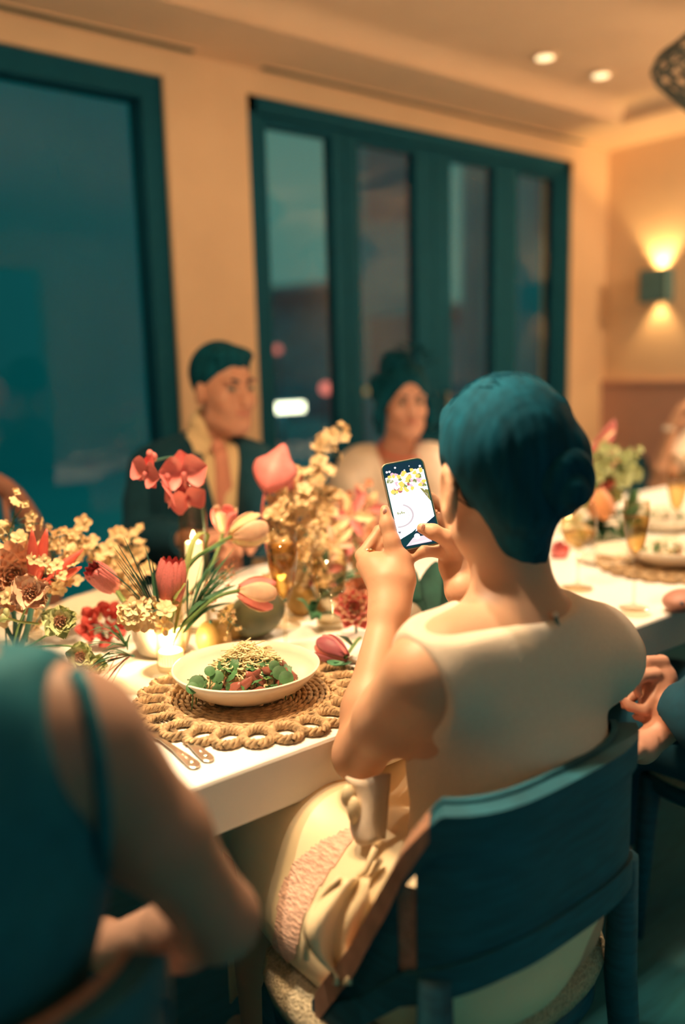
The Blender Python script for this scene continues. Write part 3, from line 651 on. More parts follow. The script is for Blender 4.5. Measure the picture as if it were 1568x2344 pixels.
T = Body(lo, hi, .006); seatedbody(T, JL, .010, arms=False, neck=False, legs=True)
a_, b_ = at(22, 1535, .57), at(185, 1900, .60); c_ = a_+F2*.3
nn = (b_-a_).cross(c_-a_).normalized(); nn = nn if nn.dot(R2) > 0 else -nn
T2 = Body(lo, hi, .006); T2.D = T.D.copy()
T2.plane(a_, nn, .01); T2.plane((0, 0, 1.07), (0, 0, 1))
U_ = Body(lo, hi, .006); U_.D = T.D.copy(); U_.plane((0, 0, .74), (0, 0, 1), .03); U_.plane((0, 0, .13), (0, 0, -1)); T2.D = np.minimum(T2.D, U_.D)
dr = T2.build('dark_dress', BLACK, WL); dr['label'] = 'dark low-backed dress'
sp_ = [q for q in (skinpoint(bl_, x, y) for x, y in ((170, 1545), (190, 1590), (208, 1660), (222, 1740), (232, 1820), (238, 1900), (240, 1980), (236, 2050))) if q is not None]
MB().tube(sp_, .0062, 8).build('shoulder_strap', BLACK, dr)
# ---------------------------------------------------------------- man in the dark suit
SUIT = M('dark_suit', (.001, .05, .09), .9, var=.12, scale=60)
SHIRT = M('cream_shirt', (.80, .62, .38), .7, var=.04)
TIE = M('dusty_pink_tie', (.62, .27, .20), .6, var=.08, scale=90)
MN = empty('person', (1.25, 2.2, 0), 'man in dark suit and pink tie seated before the bright wall strip', 'person')
mf = (-F2*math.cos(math.radians(42))+R2*math.sin(math.radians(42))-UZ*.05).normalized()
JM = dict(front=(-F2*.9+R2*.4).normalized(), hip=at(455, 1420, 2.52), neck=at(478, 1010, 2.55), head=at(512, 897, 2.52), shL=at(590, 1075, 2.50), shR=at(345, 1075, 2.62),
          elL=at(615, 1225, 2.36), wrL=at(540, 1235, 2.22), elR=at(320, 1230, 2.50), wrR=at(470, 1238, 2.22))
lo, hi = bounds(JM, .16)
B = Body(lo, hi, .0055); seatedbody(B, JM, legs=False, w=1.1); P, m = head(B, JM['head'], mf, s=1.06, jaw=1.1)
fingers(B, JM['wrL'], (at(485, 1225, 2.16)-JM['wrL']), (0, 0, -1), (-1, -1, 0), .5, 1.05); fingers(B, JM['wrR'], (at(520, 1225, 2.16)-JM['wrR']), (0, 0, -1), (1, -1, .3), .5, 1.05)
B.build('body', SKIN2, MN); face_parts(P, m, MN, 1.06)
h = Body([JM['head'][i]-.2 for i in range(3)], [JM['head'][i]+.22 for i in range(3)], .005); Q = np.array(m)
h.ell(P(0, -.020, .050), (.084, .100, .094), Q, .02); h.ell(P(0, .050, .100), (.064, .034, .024), Q, .03)
h.ell(P(0, .130, -.030), (.100, .078, .108), Q, .015, 'sub'); h.ell(P(0, -.02, -.13), (.14, .16, .112), Q, .015, 'sub')
h.wrinkle(lambda x, y, z: .0012*np.sin(150*(x+y)+60*z)); h.build('hair', HAIR, MN)
f0 = JM['front']; ax = (JM['shR']-JM['shL']).normalized(); nk = JM['neck']; tp = lambda a, b, z: nk+f0*b+f0.cross(UZ)*a+UZ*z
S = Body(lo, hi, .0055); seatedbody(S, JM, .008, arms=False, neck=False, legs=False, w=1.08); S.cap(nk-UZ*.03, nk+UZ*.045+f0*.005, .068, .060, .02); S.cap(JM['head']-UZ*.03, JM['head']+UZ*.1, .08, .08, .01, 'sub'); S.build('shirt', SHIRT, MN)
T = Body(lo, hi, .0055); seatedbody(T, JM, .020, neck=False, legs=False, w=1.12)
for a in 'LR': T.cap(JM['el'+a].lerp(JM['wr'+a], .85), JM['wr'+a]+(JM['wr'+a]-JM['el'+a])*.6, .06, .07, .01, 'sub')
for t in np.linspace(0, 1, 30): T.cap(tp(0, .11, -.36+.42*t), tp(0, .26, -.36+.42*t), .008+.058*t**1.2, .01+.06*t**1.2, .006, 'sub')
T.cap(nk-UZ*.02, nk+UZ*.12, .062, .075, .01, 'sub'); jk = T.build('suit_jacket', SUIT, MN)
for sd in (1, -1):
    MB().grid(lambda i, j, sd=sd: tp(sd*(.012+.075*j**.9+.035*i*math.sin(PI*min(1, j*1.15))), .132-.02*i-.085*j**2, -.33+.345*j), 6, 14).build('lapel', SUIT, jk, solid=.006)
    MB().add([tp(sd*.004, .088, -.005), tp(sd*.055, .075, -.045), tp(sd*.072, .03, .03), tp(sd*.05, .05, .05)], [(0, 1, 2, 3)], False).build('collar', SHIRT, MN, solid=.005)
MB().grid(lambda i, j: tp((i-.5)*(.036+.05*j*(1-.55*max(0, j-.85)/.15)), .122+.03*math.sin(j*2.2), -.015-.42*j), 6, 12).build('necktie', TIE, MN, solid=.006)
MB().ball(tp(0, .098, -.012), (.024, .018, .026), 12, 8).build('tie_knot', TIE, MN)
# ---------------------------------------------------------------- smiling woman in the pale top
WF = empty('person', (1.97, 2.2, 0), 'smiling woman with dark curly updo and pale puff-sleeved top across the table', 'person')
wf = (-F2*.93+R2*.18-UZ*.06).normalized()
JF = dict(front=(-F2).normalized(), hip=at(905, 1400, 2.98), neck=at(905, 1035, 2.98), head=at(926, 925, 2.92), shL=at(1000, 1068, 2.95), shR=at(820, 1075, 3.0),
          elL=at(1020, 1170, 2.85), wrL=at(960, 1190, 2.7), elR=at(795, 1170, 2.90), wrR=at(860, 1190, 2.72))
lo, hi = bounds(JF, .17)
B = Body(lo, hi, .0055); seatedbody(B, JF, legs=False, w=.95); P, m = head(B, JF['head'], wf, s=.98)
fingers(B, JF['wrL'], -F2-R2*.8, -UZ, R2, .4); fingers(B, JF['wrR'], -F2+R2*.8, -UZ, -R2, .4)
B.build('body', SKIN2, WF); face_parts(P, m, WF, .98, smile=1)
MB().tube([P(x*.018, .0975-.010*x*x, -.0525+.007*x*x) for x in (-1, -.5, 0, .5, 1)], [.001, .003, .0034, .003, .001], 6).build('teeth', M('teeth', (.85, .78, .65), .3, var=0), WF)
h = Body([JF['head'][i]-.24 for i in range(3)], [JF['head'][i]+.25 for i in range(3)], .005); Q = np.array(m)
h.ell(P(0, -.024, .046), (.088, .10, .095), Q, .02)
rs = random.Random(3)
for k in range(26):
    a = rs.uniform(0, 2*PI); q = P(.088*math.cos(a)*rs.uniform(.6, 1.08), -.02-.05*rs.random(), .05+.095*math.sin(a)*rs.uniform(.6, 1.05)); h.ell(q, [rs.uniform(.018, .03)]*3, None, .012)
h.ell(P(.02, -.03, .150), (.055, .05, .035), Q, .02)
for sd in (1, -1): h.chain([P(.085*sd, .01, .02), P(.095*sd, .01, -.05), P(.085*sd, -.02, -.10)], [.022, .020, .012], .012)
h.ell(P(0, .122, -.030), (.076, .078, .115), Q, .012, 'sub'); hh_ = h.build('hair', HAIR, WF)
for k in range(9):
    a = PI*k/8; q = P(.085*math.cos(a), .03, .075+.085*math.sin(a)); MB().tube([q+Vector((.016*math.cos(t)*(1+.1*t), .016*math.sin(t), .006*t)) for t in np.linspace(k, k+5, 9)], [.001]+[.0045]*7+[.001], 5).build('curl', HAIR, hh_)
PALE = M('pale_satin', (.80, .66, .54), .38, var=.06, scale=14)
T = Body(lo, hi, .0055); seatedbody(T, JF, .012, arms=False, neck=False, legs=False, w=.95)
for a in 'LR': T.chain([JF['sh'+a], JF['sh'+a].lerp(JF['el'+a], .45), JF['el'+a]], [.082, .080, .052], .03)
T.wrinkle(lambda x, y, z: .004*np.sin(55*(x+.6*z)+8*np.sin(9*z)))
for t in np.linspace(0, 1, 7): T.cap(JF['neck']-F2*.06+UZ*(-.18+.24*t), JF['neck']-F2*.25+UZ*(-.18+.24*t), .004+.075*t, .005+.075*t, .008, 'sub')
T.cap(JF['neck']-UZ*.0, JF['neck']+UZ*.12, .068, .08, .01, 'sub'); T.build('pale_top', PALE, WF)
MB().tube([P(.085*math.cos(a), -.02+.072*math.sin(a), -.155-.03*math.sin(a)) for a in np.linspace(0, 2*PI, 25)], .004, 6).build('red_necklace', M('red_beads', (.60, .10, .07), .4, var=.1), WF)
# ---------------------------------------------------------------- guest cut off by the right edge, elbow on the table
WR = empty('person', (3.75, 2.0, 0), 'guest in white with raised forearm and bracelet at the right edge', 'person')
JR = dict(front=-F2, hip=at(1680, 1330, 4.0), neck=at(1690, 985, 4.02), head=at(1690, 905, 4.0), shL=at(1770, 1010, 3.98), shR=at(1598, 1012, 3.98), elR=at(1502, 1115, 3.80), wrR=at(1538, 985, 3.78), elL=at(1800, 1100, 3.8), wrL=at(1720, 1085, 3.6))
lo, hi = bounds(JR, .17)
B = Body(lo, hi, .0065); seatedbody(B, JR, legs=False, w=.95); P, m = head(B, JR['head'], -F2-R2*.3)
fingers(B, JR['wrR'], UZ*.9+R2*.25-F2*.1, R2, -F2, .45); fingers(B, JR['wrL'], -F2-R2, -UZ, R2, .4)
B.build('body', SKIN, WR); face_parts(P, m, WR)
h = Body([JR['head'][i]-.2 for i in range(3)], [JR['head'][i]+.2 for i in range(3)], .0065); Q = np.array(m)
h.ell(P(0, -.022, .045), (.088, .10, .098), Q, .02); h.ell(P(0, .125, -.03), (.075, .07, .10), Q, .02, 'sub'); h.build('hair', HAIR, WR)
T = Body(lo, hi, .0065); seatedbody(T, JR, .012, arms=False, neck=False, legs=False, w=.95)
T.chain([JR['shR'], JR['shR'].lerp(JR['elR'], .45)], [.080, .075], .03); T.chain([JR['shL'], JR['shL'].lerp(JR['elL'], .45)], [.080, .075], .03)
T.cap(JR['neck'], JR['neck']+UZ*.12, .07, .09, .01, 'sub'); T.build('white_blouse', TOP, WR)
q = JR['wrR']; MB().tube([q+R2*.034*math.cos(a)+F2*.030*math.sin(a)+UZ*(.012+.006*math.cos(a)) for a in np.linspace(0, 2*PI, 21)], .007, 7).build('bracelet', M('pearl', (.85, .80, .70), .25, var=0), WR)
# ---------------------------------------------------------------- neighbour in dark clothes at the right foreground
NB = empty('person', (1.55, .72, 0), 'neighbour in dark clothes at the right edge with hands clasped in the lap', 'person')
JN = dict(front=Vector((-.1, 1, 0)), hip=Vector((1.60, .66, .56)), neck=Vector((1.62, .66, 1.03)), head=Vector((1.61, .68, 1.19)), shL=Vector((1.46, .66, .955)), shR=Vector((1.82, .66, .955)),
          elL=at(1620, 1650, 1.34), wrL=at(1500, 1612, 1.43), elR=Vector((1.83, .78, .72)), wrR=at(1470, 1712, 1.36), knL=Vector((1.48, 1.08, .53)), knR=Vector((1.70, 1.08, .53)), anL=Vector((1.48, 1.1, .1)), anR=Vector((1.70, 1.1, .1)))
lo, hi = bounds(JN, .15); lo[2] = .02
B = Body(lo, hi, .005); seatedbody(B, JN); P, m = head(B, JN['head'], (-.2, 1, 0), s=1.02)
B.cap(JN['wrL'], at(1512, 1565, 1.45), .024, .027, .02); B.cap(at(1512, 1545, 1.455), at(1500, 1575, 1.44), .024, .022, .02)
B.chain([at(1515, 1515, 1.455), at(1482, 1515, 1.445), at(1450, 1534, 1.437), at(1430, 1566, 1.432), at(1424, 1600, 1.432)], [.014, .0105, .0095, .009, .0075], .004)
B.chain([at(1500, 1545, 1.43), at(1470, 1548, 1.415), at(1452, 1562, 1.41), at(1462, 1590, 1.41)], [.0135, .0105, .0095, .0075], .004)
B.chain([at(1505, 1570, 1.425), at(1497, 1598, 1.41), at(1474, 1627, 1.405), at(1440, 1616, 1.408), at(1422, 1598, 1.412)], [.0135, .0105, .0098, .0092, .0075], .004)
B.chain([at(1515, 1590, 1.43), at(1508, 1625, 1.42), at(1485, 1648, 1.415), at(1455, 1640, 1.417)], [.0125, .0095, .0088, .0072], .004)
B.chain([at(1510, 1535, 1.46), at(1478, 1560, 1.47), at(1450, 1590, 1.465), at(1430, 1615, 1.455)], [.016, .0115, .0105, .0085], .005); fingers(B, JN['wrR'], at(1405, 1690, 1.36)-JN['wrR'], -UZ, -F2, .5, 1.0)
B.build('body', SKIN2, NB); face_parts(P, m, NB)
h = Body([JN['head'][i]-.2 for i in range(3)], [JN['head'][i]+.2 for i in range(3)], .006); Q = np.array(m)
h.ell(P(0, -.022, .045), (.088, .10, .098), Q, .02); h.ell(P(0, .125, -.03), (.085, .07, .10), Q, .02, 'sub'); h.ell(P(0, 0, -.13), (.14, .16, .112), Q, .015, 'sub'); h.build('hair', HAIR, NB)
T = Body(lo, hi, .005); seatedbody(T, JN, .016, neck=False, w=1.08)
for a in 'LR': T.cap(JN['el'+a].lerp(JN['wr'+a], .9), JN['wr'+a]+(JN['wr'+a]-JN['el'+a])*.5, .05, .06, .01, 'sub')
T.cap(JN['neck'], JN['neck']+UZ*.12, .07, .09, .01, 'sub'); T.plane((0, 0, .13), (0, 0, -1)); T.build('dark_suit', SUIT, NB)
# ================================================================ barrel dining chairs
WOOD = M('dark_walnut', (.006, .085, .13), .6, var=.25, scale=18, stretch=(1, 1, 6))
EDGE = M('walnut_lit_edge', (.44, .23, .155), .4, var=.2, scale=30, stretch=(6, 1, 1))  # lighter walnut: light falling on the chair edges painted into the colour
BOUCLE = M('beige_boucle', (.52, .43, .29), .95, var=.35, scale=230, bump=.9)
CANE = M('cane_web', (.42, .26, .20), .7, var=.2, scale=60)
CX, CY = .79, .80
def arc(phi, r=0.0):
    s, c = math.sin(phi), math.cos(phi); n = 2/3.4
    a = math.copysign(abs(s)**n, s); b = math.copysign(abs(c)**n, c)
    return CX+(.205+r)*a, CY-(.222+r)*b
def interp(x, xs, ys):
    return float(np.interp(x, xs, ys))
def topz(p): return interp(arc(p)[1], [.62, .655, .722, .80], [.80, .745, .60, .475])
def lowz(p): return interp(arc(p)[1], [.585, .66, .72, .80], [.605, .565, .50, .44])
def make_chair(label):
    t = empty('dining_chair', (CX, CY, 0), label, 'chair', 'dark barrel chairs on the near side')
    A = math.radians(90)
    def shell(a0, a1, zb, zt, r0, r1, n=40):
        m = MB()
        for i in range(n):
            p0, p1 = a0+(a1-a0)*i/n, a0+(a1-a0)*(i+1)/n; q = []
            for p in (p0, p1):
                for r in (r0, r1):
                    x, y = arc(p, r); q += [(x, y, zb(p)), (x, y, zt(p))]
            fs = [(0, 1, 5, 4), (2, 6, 7, 3), (1, 3, 7, 5), (0, 4, 6, 2)]
            if i == 0: fs.append((0, 2, 3, 1))
            if i == n-1: fs.append((4, 5, 7, 6))
            m.add(q, fs, False)
        return m
    shell(-A, A, lambda p: max(lowz(p), topz(p)-.04), topz, -.006, .020, 60).build('top_rail', WOOD, t)
    shell(-A, A, lambda p: topz(p)-.001, lambda p: topz(p)+.004, -.010, -.003, 60).build('rail_edge', WOOD, t)
    shell(-A, A, lambda p: lowz(p)-.012, lambda p: lowz(p)+.028, -.003, .018, 60).build('lower_rail', WOOD, t)
    B1, B2 = math.radians(56), math.radians(64)
    shell(-B1, B1, lambda p: lowz(p)+.02, lambda p: topz(p)-.03, .001, .014).build('back_panel', WOOD, t)
    for sg in (-1, 1):
        shell(sg*A*.998, sg*A*.56, lambda p: topz(p)-.04*interp(abs(p)/A, [.56, .75], [.4, 1]), lambda p: topz(p)+.004, -.011, .0215, 30).build('arm_edge_lit', EDGE, t)  # thin strip painting the table light along the arm edge
        shell(sg*B2, sg*A, lambda p: lowz(p)+.02, lambda p: topz(p)-.03, .001, .014, 24).build('side_panel', WOOD, t)
        m = MB()
        for i in range(9):                                           # woven cane strip between back and side panels
            p = sg*(B1+(B2-B1)*i/8); x, y = arc(p, .007); m.tube([(x, y, lowz(p)+.02), (x, y, .70)], .0019, 4, False)
        for i in range(22):
            z = .575+.005*i; m.tube([(*arc(sg*(B1+(B2-B1)*k/6), .007+.002*(-1)**(i+k)), z) for k in range(7)], .0019, 4, False)
        m.build('cane_panel', CANE, t)
    def sup(r, z, n=44):
        return [(CX+(.225+r)*math.copysign(abs(math.sin(2*PI*k/n))**(2/3.6), math.sin(2*PI*k/n)), CY+(.175+r)*math.copysign(abs(math.cos(2*PI*k/n))**(2/3.6), math.cos(2*PI*k/n)), z) for k in range(n)]
    def stack(levels):
        vs = []; n = 44
        for r, z in levels: vs += sup(r, z)
        k = len(levels); return MB().add(vs, [(j*n+i, j*n+(i+1) % n, (j+1)*n+(i+1) % n, (j+1)*n+i)[::-1] for j in range(k-1) for i in range(n)]+[tuple(range(n)), tuple((k-1)*n+i for i in range(n))[::-1]])
    stack([(-.012, .365), (0, .37), (0, .40), (-.012, .405)]).build('seat_frame', WOOD, t)
    stack([(-.015, .405), (.006, .412), (.012, .435), (.006, .458), (-.02, .468), (-.10, .472)]).build('seat_cushion', BOUCLE, t)
    for x in (-.185, .185):
        MB().tube([(CX+x, CY-.185, .60), (CX+x*1.0, CY-.185, .42), (CX+x*1.04, CY-.22, 0)], [.020, .024, .017], 10).build('leg', WOOD, t)
        MB().tube([(CX+x, CY+.14, .39), (CX+x*1.04, CY+.16, 0)], [.024, .016], 10).build('leg', WOOD, t)
    return t
ch1 = make_chair('dark barrel chair with beige boucle cushion under the woman with phone')
ch2 = copy_tree(ch1); ch2.location.x -= .70; [setattr(c, 'data', c.data.copy()) or (c.data.materials.clear(), c.data.materials.append(EDGE)) for c in ch2.children if c.name.startswith('rail_edge')]; ch2['label'] = 'dark barrel chair with top rail painted as lit at lower left foreground'  # this chair's rail edge recoloured to paint in the light on it
ch3 = copy_tree(ch1); ch3.location.x += .98; ch3['label'] = 'dark barrel chair of the neighbour at the right edge'
# ================================================================ things on the table
TZ = .75
def onv(px, py, v):
    q = ray(px, py); return Vector((0, 0, CH)) + q*(v/q.y)
CER = M('cream_ceramic', (.86, .77, .64), .28, var=.02)
GLS = glassmat('clear_glass', (.96, .95, .93), edge=(.72, .62, .45)); WATER = glassmat('water_surface', (.90, .90, .87), edge=(.78, .68, .5)); WINE = glassmat('pale_wine', (.94, .80, .50), edge=(.80, .58, .26))
WAX = M('candle_wax', (.90, .80, .60), .5, var=.03, sss=.3, emit=(1, .72, .34), estr=1.6)  # flame glow inside the wax put in as emission
FLAME = M('flame', (1, .8, .4), .5, var=0, emit=(1, .74, .34), estr=16)
SILVER = M('silver', (.88, .80, .66), .3, 1, var=.03)
ROPE = M('seagrass_rope', (.46, .31, .17), .85, var=.5, scale=70, bump=.5)
GROUPS = {}
def flame(par, p, h=.022):
    MB().lathe(p, [(0, 0), (.0042, h*.16), (.0052, h*.36), (.0038, h*.62), (.0016, h*.86), (0, h)], 12).build('flame', FLAME, par)
    MB().tube([p-UZ*.006, p+UZ*.003], .0008, 5).build('wick', M('wick', (.05, .06, .05), .9, var=0), par)
def votive(p, r, h, hw, label, power, group='glass candle holders', wr=None):
    t = empty('votive_candle', p, label, 'candle', group); wr = wr or r*.86; x, y, z = p
    MB().lathe(p, [(0, .0005), (r*.93, .0005), (r*.96, .006), (r, h), (r-.0025, h), (r*.96-.0028, .011), (0, .011)], 30).build('glass_cup', GLS, t)
    MB().lathe(p, [(0, .0115), (wr, .0115), (wr, hw-.002), (wr-.002, hw), (wr*.5, hw-.003), (0, hw-.004)], 26).build('wax', WAX, t)
    flame(t, Vector((x, y, z+hw+.002)))
    point_lamp('candle_flame_lamp', (x, y, z+hw+.016), power, (1, .68, .34), .008); return t
votive(onz(393, 1532, TZ), .0265, .118, .036, 'short lit candle in clear glass beside the salad bowl', 3.2)
p = onv(443, 1240, 1.52); hw_, ht_ = p.z-TZ, onv(440, 1052, 1.52).z-TZ; p.z = TZ
votive(p, .030, ht_, hw_, 'tall glass hurricane with a lit candle in front of the suited man', 1.3, wr=.017)
for x, y, v, lab in ((646, 1230, 1.62, 'small votive candle glowing behind the champagne flute'), (750, 1215, 1.70, 'small votive candle glowing among flowers left of the phone'), (1298, 1255, 1.62, 'small votive candle glowing right of the woman with bun')):
    p = onv(x, y, v); p.z = TZ; votive(p, .03, .085, .045, lab, .8)
# stemware
def flute(p, H, r, fill, label, group='champagne flutes'):
    t = empty('champagne_flute', p, label, 'glass', group); s = H*.45
    MB().lathe(p, [(0, .0006), (.031, .0006), (.030, .002), (.006, .006), (.0036, .014), (.0034, s*.9), (.006, s), (r*.62, s+.03), (r*.95, s+.075), (r, s+.10), (r*.92, H), (r*.92-.0015, H), (r-.0015, s+.10), (r*.95-.0015, s+.075), (r*.60, s+.032), (0, s+.010)], 28).build('glass_body', GLS, t)
    ft = s+.03+(H-s-.03)*fill
    MB().lathe(p, [(0, s+.011), (r*.58, s+.033), (r*.91, s+.075), (r*.95, min(ft, s+.1)), (r*.93, ft), (0, ft)], 24).build('wine', WINE, t); return t
flute(onz(655, 1500, TZ), .215, .029, .72, 'champagne flute standing just behind the salad bowl')
flute(onz(1450, 1392, TZ), .235, .028, .65, 'champagne flute on the bright right end of table')
p = onv(1545, 1260, 1.25); p.z = TZ; flute(p, .22, .028, .6, 'champagne flute at the far right picture edge')
p = onv(652, 1330, 1.42); p.z = TZ; flute(p, .235, .030, .2, 'near-empty flute behind the front champagne flute')
def wineglass(p, label):
    t = empty('wine_glass', p, label, 'glass', 'wine glasses')
    MB().lathe(p, [(0, .0006), (.035, .0006), (.033, .002), (.006, .007), (.0037, .02), (.0036, .085), (.012, .092), (.034, .112), (.042, .140), (.040, .175), (.034, .205), (.0325, .205), (.0385, .175), (.0405, .140), (.033, .113), (0, .094)], 28).build('glass_body', GLS, t)
    MB().lathe(p, [(0, .095), (.031, .114), (.0385, .134), (0, .134)], 24).build('wine', WINE, t); return t
wineglass(onz(1322, 1345, TZ), 'wine glass just right of the woman with bun')
p = onv(1555, 1150, 1.55); p.z = TZ; wineglass(p, 'wine glass beside the guest in white')
t = empty('water_glass', onz(758, 1437, TZ), 'straight water tumbler between the flute and the raised forearm', 'glass'); p = t.location
MB().lathe(p, [(0, .001), (.030, .001), (.0345, .15), (.0325, .15), (.0285, .014), (0, .012)], 30).build('glass_body', GLS, t)
MB().lathe(p, [(0, .0145), (.0280, .0145), (.0310, .088), (0, .088)], 28).build('water', WATER, t)
t = empty('water_glass', onv(765, 1330, 1.55), 'tall tumbler in the flowers behind the water tumbler', 'glass'); t.location.z = TZ; p = t.location
MB().lathe(p, [(0, .001), (.033, .001), (.036, .16), (.0345, .16), (.031, .012), (0, .012)], 30).build('glass_body', GLS, t)
MB().lathe(p, [(0, .0125), (.0305, .0125), (.0325, .08), (0, .08)], 28).build('water', WATER, t)
# woven placemats
def placemat(c, R, label, loops=24, fine=True, group='woven placemats'):
    t = empty('placemat', c, label, 'placemat', group); c = Vector(c); rs = random.Random(5); r0 = R*.70
    for k in range(14 if fine else 8):
        r = r0*(k+1)/(14 if fine else 8); n = max(18, int(r*700 if fine else r*300)); m = MB()
        for ph in (0, PI):
            m.tube([c+Vector(((r+.0022*math.cos(a*n/4+ph))*math.cos(a), (r+.0022*math.cos(a*n/4+ph))*math.sin(a), .004+.0018*math.sin(a*n/4+ph))) for a in [2*PI*i/n for i in range(n+1)]], .0034 if fine else .006, 5, False)
        m.build('braided_ring', ROPE, t)
    m = None
    for k in range(loops):
        a = 2*PI*k/loops; ca = c+Vector((math.cos(a), math.sin(a), 0))*(R-.030); rr = Vector((math.cos(a), math.sin(a), 0)); tt = Vector((-math.sin(a), math.cos(a), 0)); m = MB(); n = 34
        for st in range(3):
            pts = []
            for i in range(n+1):
                b = 2*PI*i/n; w = b*6+2*PI*st/3; q = 1+.17*math.cos(w)*1.0
                pts.append(ca+rr*(.026*q*math.cos(b))+tt*(.021*q*math.sin(b))+UZ*(.007+.0042*math.sin(w)+rs.uniform(-.0006, .0006)))
            m.tube(pts, .0036, 5, False)
        o = m.build('woven_loop', ROPE, t); 
    return t
MC = Vector((.700, 1.128, TZ)); placemat(MC, .190, 'round seagrass placemat with looped edge under the salad bowl')
MC2 = Vector((1.99, 1.15, TZ)); placemat(MC2, .185, 'round seagrass placemat at the right end of the table', fine=False)
# bowls and salad
def bowl(c, R, label, h=.043, group='cream salad bowls'):
    t = empty('salad_bowl', c, label, 'bowl', group)
    pr = [(0, .002), (R*.52, .002), (R*.56, 0), (R*.60, .002), (R*.80, h*.34), (R*.94, h*.72), (R, h*.97), (R-.001, h), (R-.004, h), (R*.92, h*.74), (R*.78, h*.40), (R*.55, .008), (0, .007)]
    MB().lathe(c, pr, 56).build('bowl', CER, t); return t
BC = Vector((.700, 1.143, TZ+.010)); bowl(BC, .121, 'cream bowl of salad on the seagrass placemat', .046)
SALT = M('watercress', (.055, .16, .060), .5, var=.5, scale=40); SAL2 = M('light_watercress', (.16, .26, .08), .5, var=.4, scale=40); BEET = M('radicchio', (.24, .075, .055), .35, var=.4, scale=60); CHS = M('shaved_cheese', (.92, .74, .44), .5, var=.2, scale=60); GRAIN = M('grain', (.70, .52, .30), .6, var=.25, scale=90)
def salad(c, R, label, big=True, group='plated salads'):
    t = empty('salad', c+UZ*.01, label, 'food', group); rs = random.Random(9)
    hh = lambda r: .012+.030*max(0, 1-(r/(R*.66))**2)
    m = MB()
    for k in range(220 if big else 60):
        a, r = rs.uniform(0, 2*PI), R*.66*math.sqrt(rs.random()); m.ball(c+Vector((r*math.cos(a), r*math.sin(a), hh(r)*rs.uniform(.4, 1))), rs.uniform(.003, .006), 5, 4)
    m.build('grains', GRAIN, t)['kind'] = 'stuff'
    for k in range(64 if big else 14):
        a, r = rs.uniform(0, 2*PI), R*rs.uniform(.18, .68); p = c+Vector((r*math.cos(a), r*math.sin(a), hh(r)+rs.uniform(.001, .012)))
        s = rs.uniform(.008, .0145); nrm = Vector((rs.uniform(-.8, .8), rs.uniform(-.9, .5), rs.uniform(.3, 1))).normalized(); x = nrm.orthogonal().normalized(); y = nrm.cross(x)
        m = MB(); vs = [p+nrm*.002]+[p+(x*math.cos(b)*(1-.22*(i % 2))+y*math.sin(b)*(1-.22*(i % 2)))*s-nrm*.0022*(i % 2) for i, b in enumerate([2*PI*i/12 for i in range(12)])]
        m.add(vs, [(0, i+1, (i+1) % 12+1) for i in range(12)]).tube([p, p-nrm*.012+x*.010, p-nrm*.02+x*.02], .0009, 4); m.build('leaf', SALT if rs.random() < .72 else SAL2, t)
    if big:
        for x, y, d, s in ((497, 1549, 0, 1), (480, 1536, .01, .8), (628, 1524, .012, .85), (640, 1540, .006, 1.1), (655, 1552, .004, 1.1), (450, 1562, 0, 1.1), (440, 1575, 0, .9)):
            p = onz(x, y, TZ+.052+d); nrm = Vector((-.3, -.7, .6)).normalized(); xx = nrm.orthogonal().normalized(); yy = nrm.cross(xx)
            MB().add([p+nrm*.002]+[p+(xx*math.cos(b)+yy*math.sin(b))*.011*s for b in [2*PI*i/12 for i in range(12)]], [(0, i+1, (i+1) % 12+1) for i in range(12)]).tube([p, p-UZ*.016, p-UZ*.03+xx*.006], .001, 4).build('leaf', SALT, t)
    for k in range(12 if big else 3):
        a, r = rs.uniform(-2.8, -.2), R*rs.uniform(.36, .62); p = c+Vector((r*math.cos(a), r*math.sin(a), hh(r)+.008)); d = Vector((rs.uniform(-1, 1), rs.uniform(-1, 1), rs.uniform(.1, .8))).normalized()
        MB().grid(lambda i, j: p+d*.036*(j-.5)+d.orthogonal()*(.014*(i-.5)*math.sin(PI*(.15+.7*j)))+UZ*.004*math.sin(PI*i), 5, 7).build('radicchio_leaf', BEET, t, solid=.001)
    m = MB()
    for k in range(420 if big else 40):
        a, r = rs.uniform(0, 2*PI), R*.40*math.sqrt(rs.random()); q = c+Vector((.012+r*math.cos(a), .016+r*math.sin(a), .036+.036*(1-(r/(R*.40))**2)*rs.uniform(.55, 1.1))); dd = rs.uniform(0, 2*PI); pts = []
        for i in range(5): pts.append(q.copy()); dd += rs.uniform(-.9, .9); q += Vector((math.cos(dd), math.sin(dd), rs.uniform(-.5, .35)))*.0046
        m.tube(pts, rs.uniform(.0008, .0015), 4)
    m.build('shaved_cheese', CHS, t)['kind'] = 'stuff'
    return t
salad(BC, .121, 'green watercress salad heaped with shaved cheese in the front bowl')
p = onv(1512, 1205, 1.45); p.z = TZ+.001; bowl(p, .125, 'white bowl with pale salad at the far right of table', .05); salad(p, .125, 'pale green salad in the far right bowl', False)
p = Vector((MC2.x, MC2.y, TZ+.012)); bowl(p, .115, 'cream bowl on the right hand placemat', .045); salad(p, .115, 'small salad in the bowl on the right placemat', False)
for x, y, v, r, lab in ((1385, 1310, 1.30, .075, 'small bread plate right of the woman with bun'), (1420, 1250, 1.55, .11, 'plate in front of the far place on the right')):
    p = onv(x, y, v); p.z = TZ; t = empty('plate', p, lab, 'plate'); MB().lathe(p, [(0, .001), (r*.6, .001), (r, .012), (r-.002, .0145), (r*.6, .005), (0, .004)], 40).build('plate_body', CER, t)
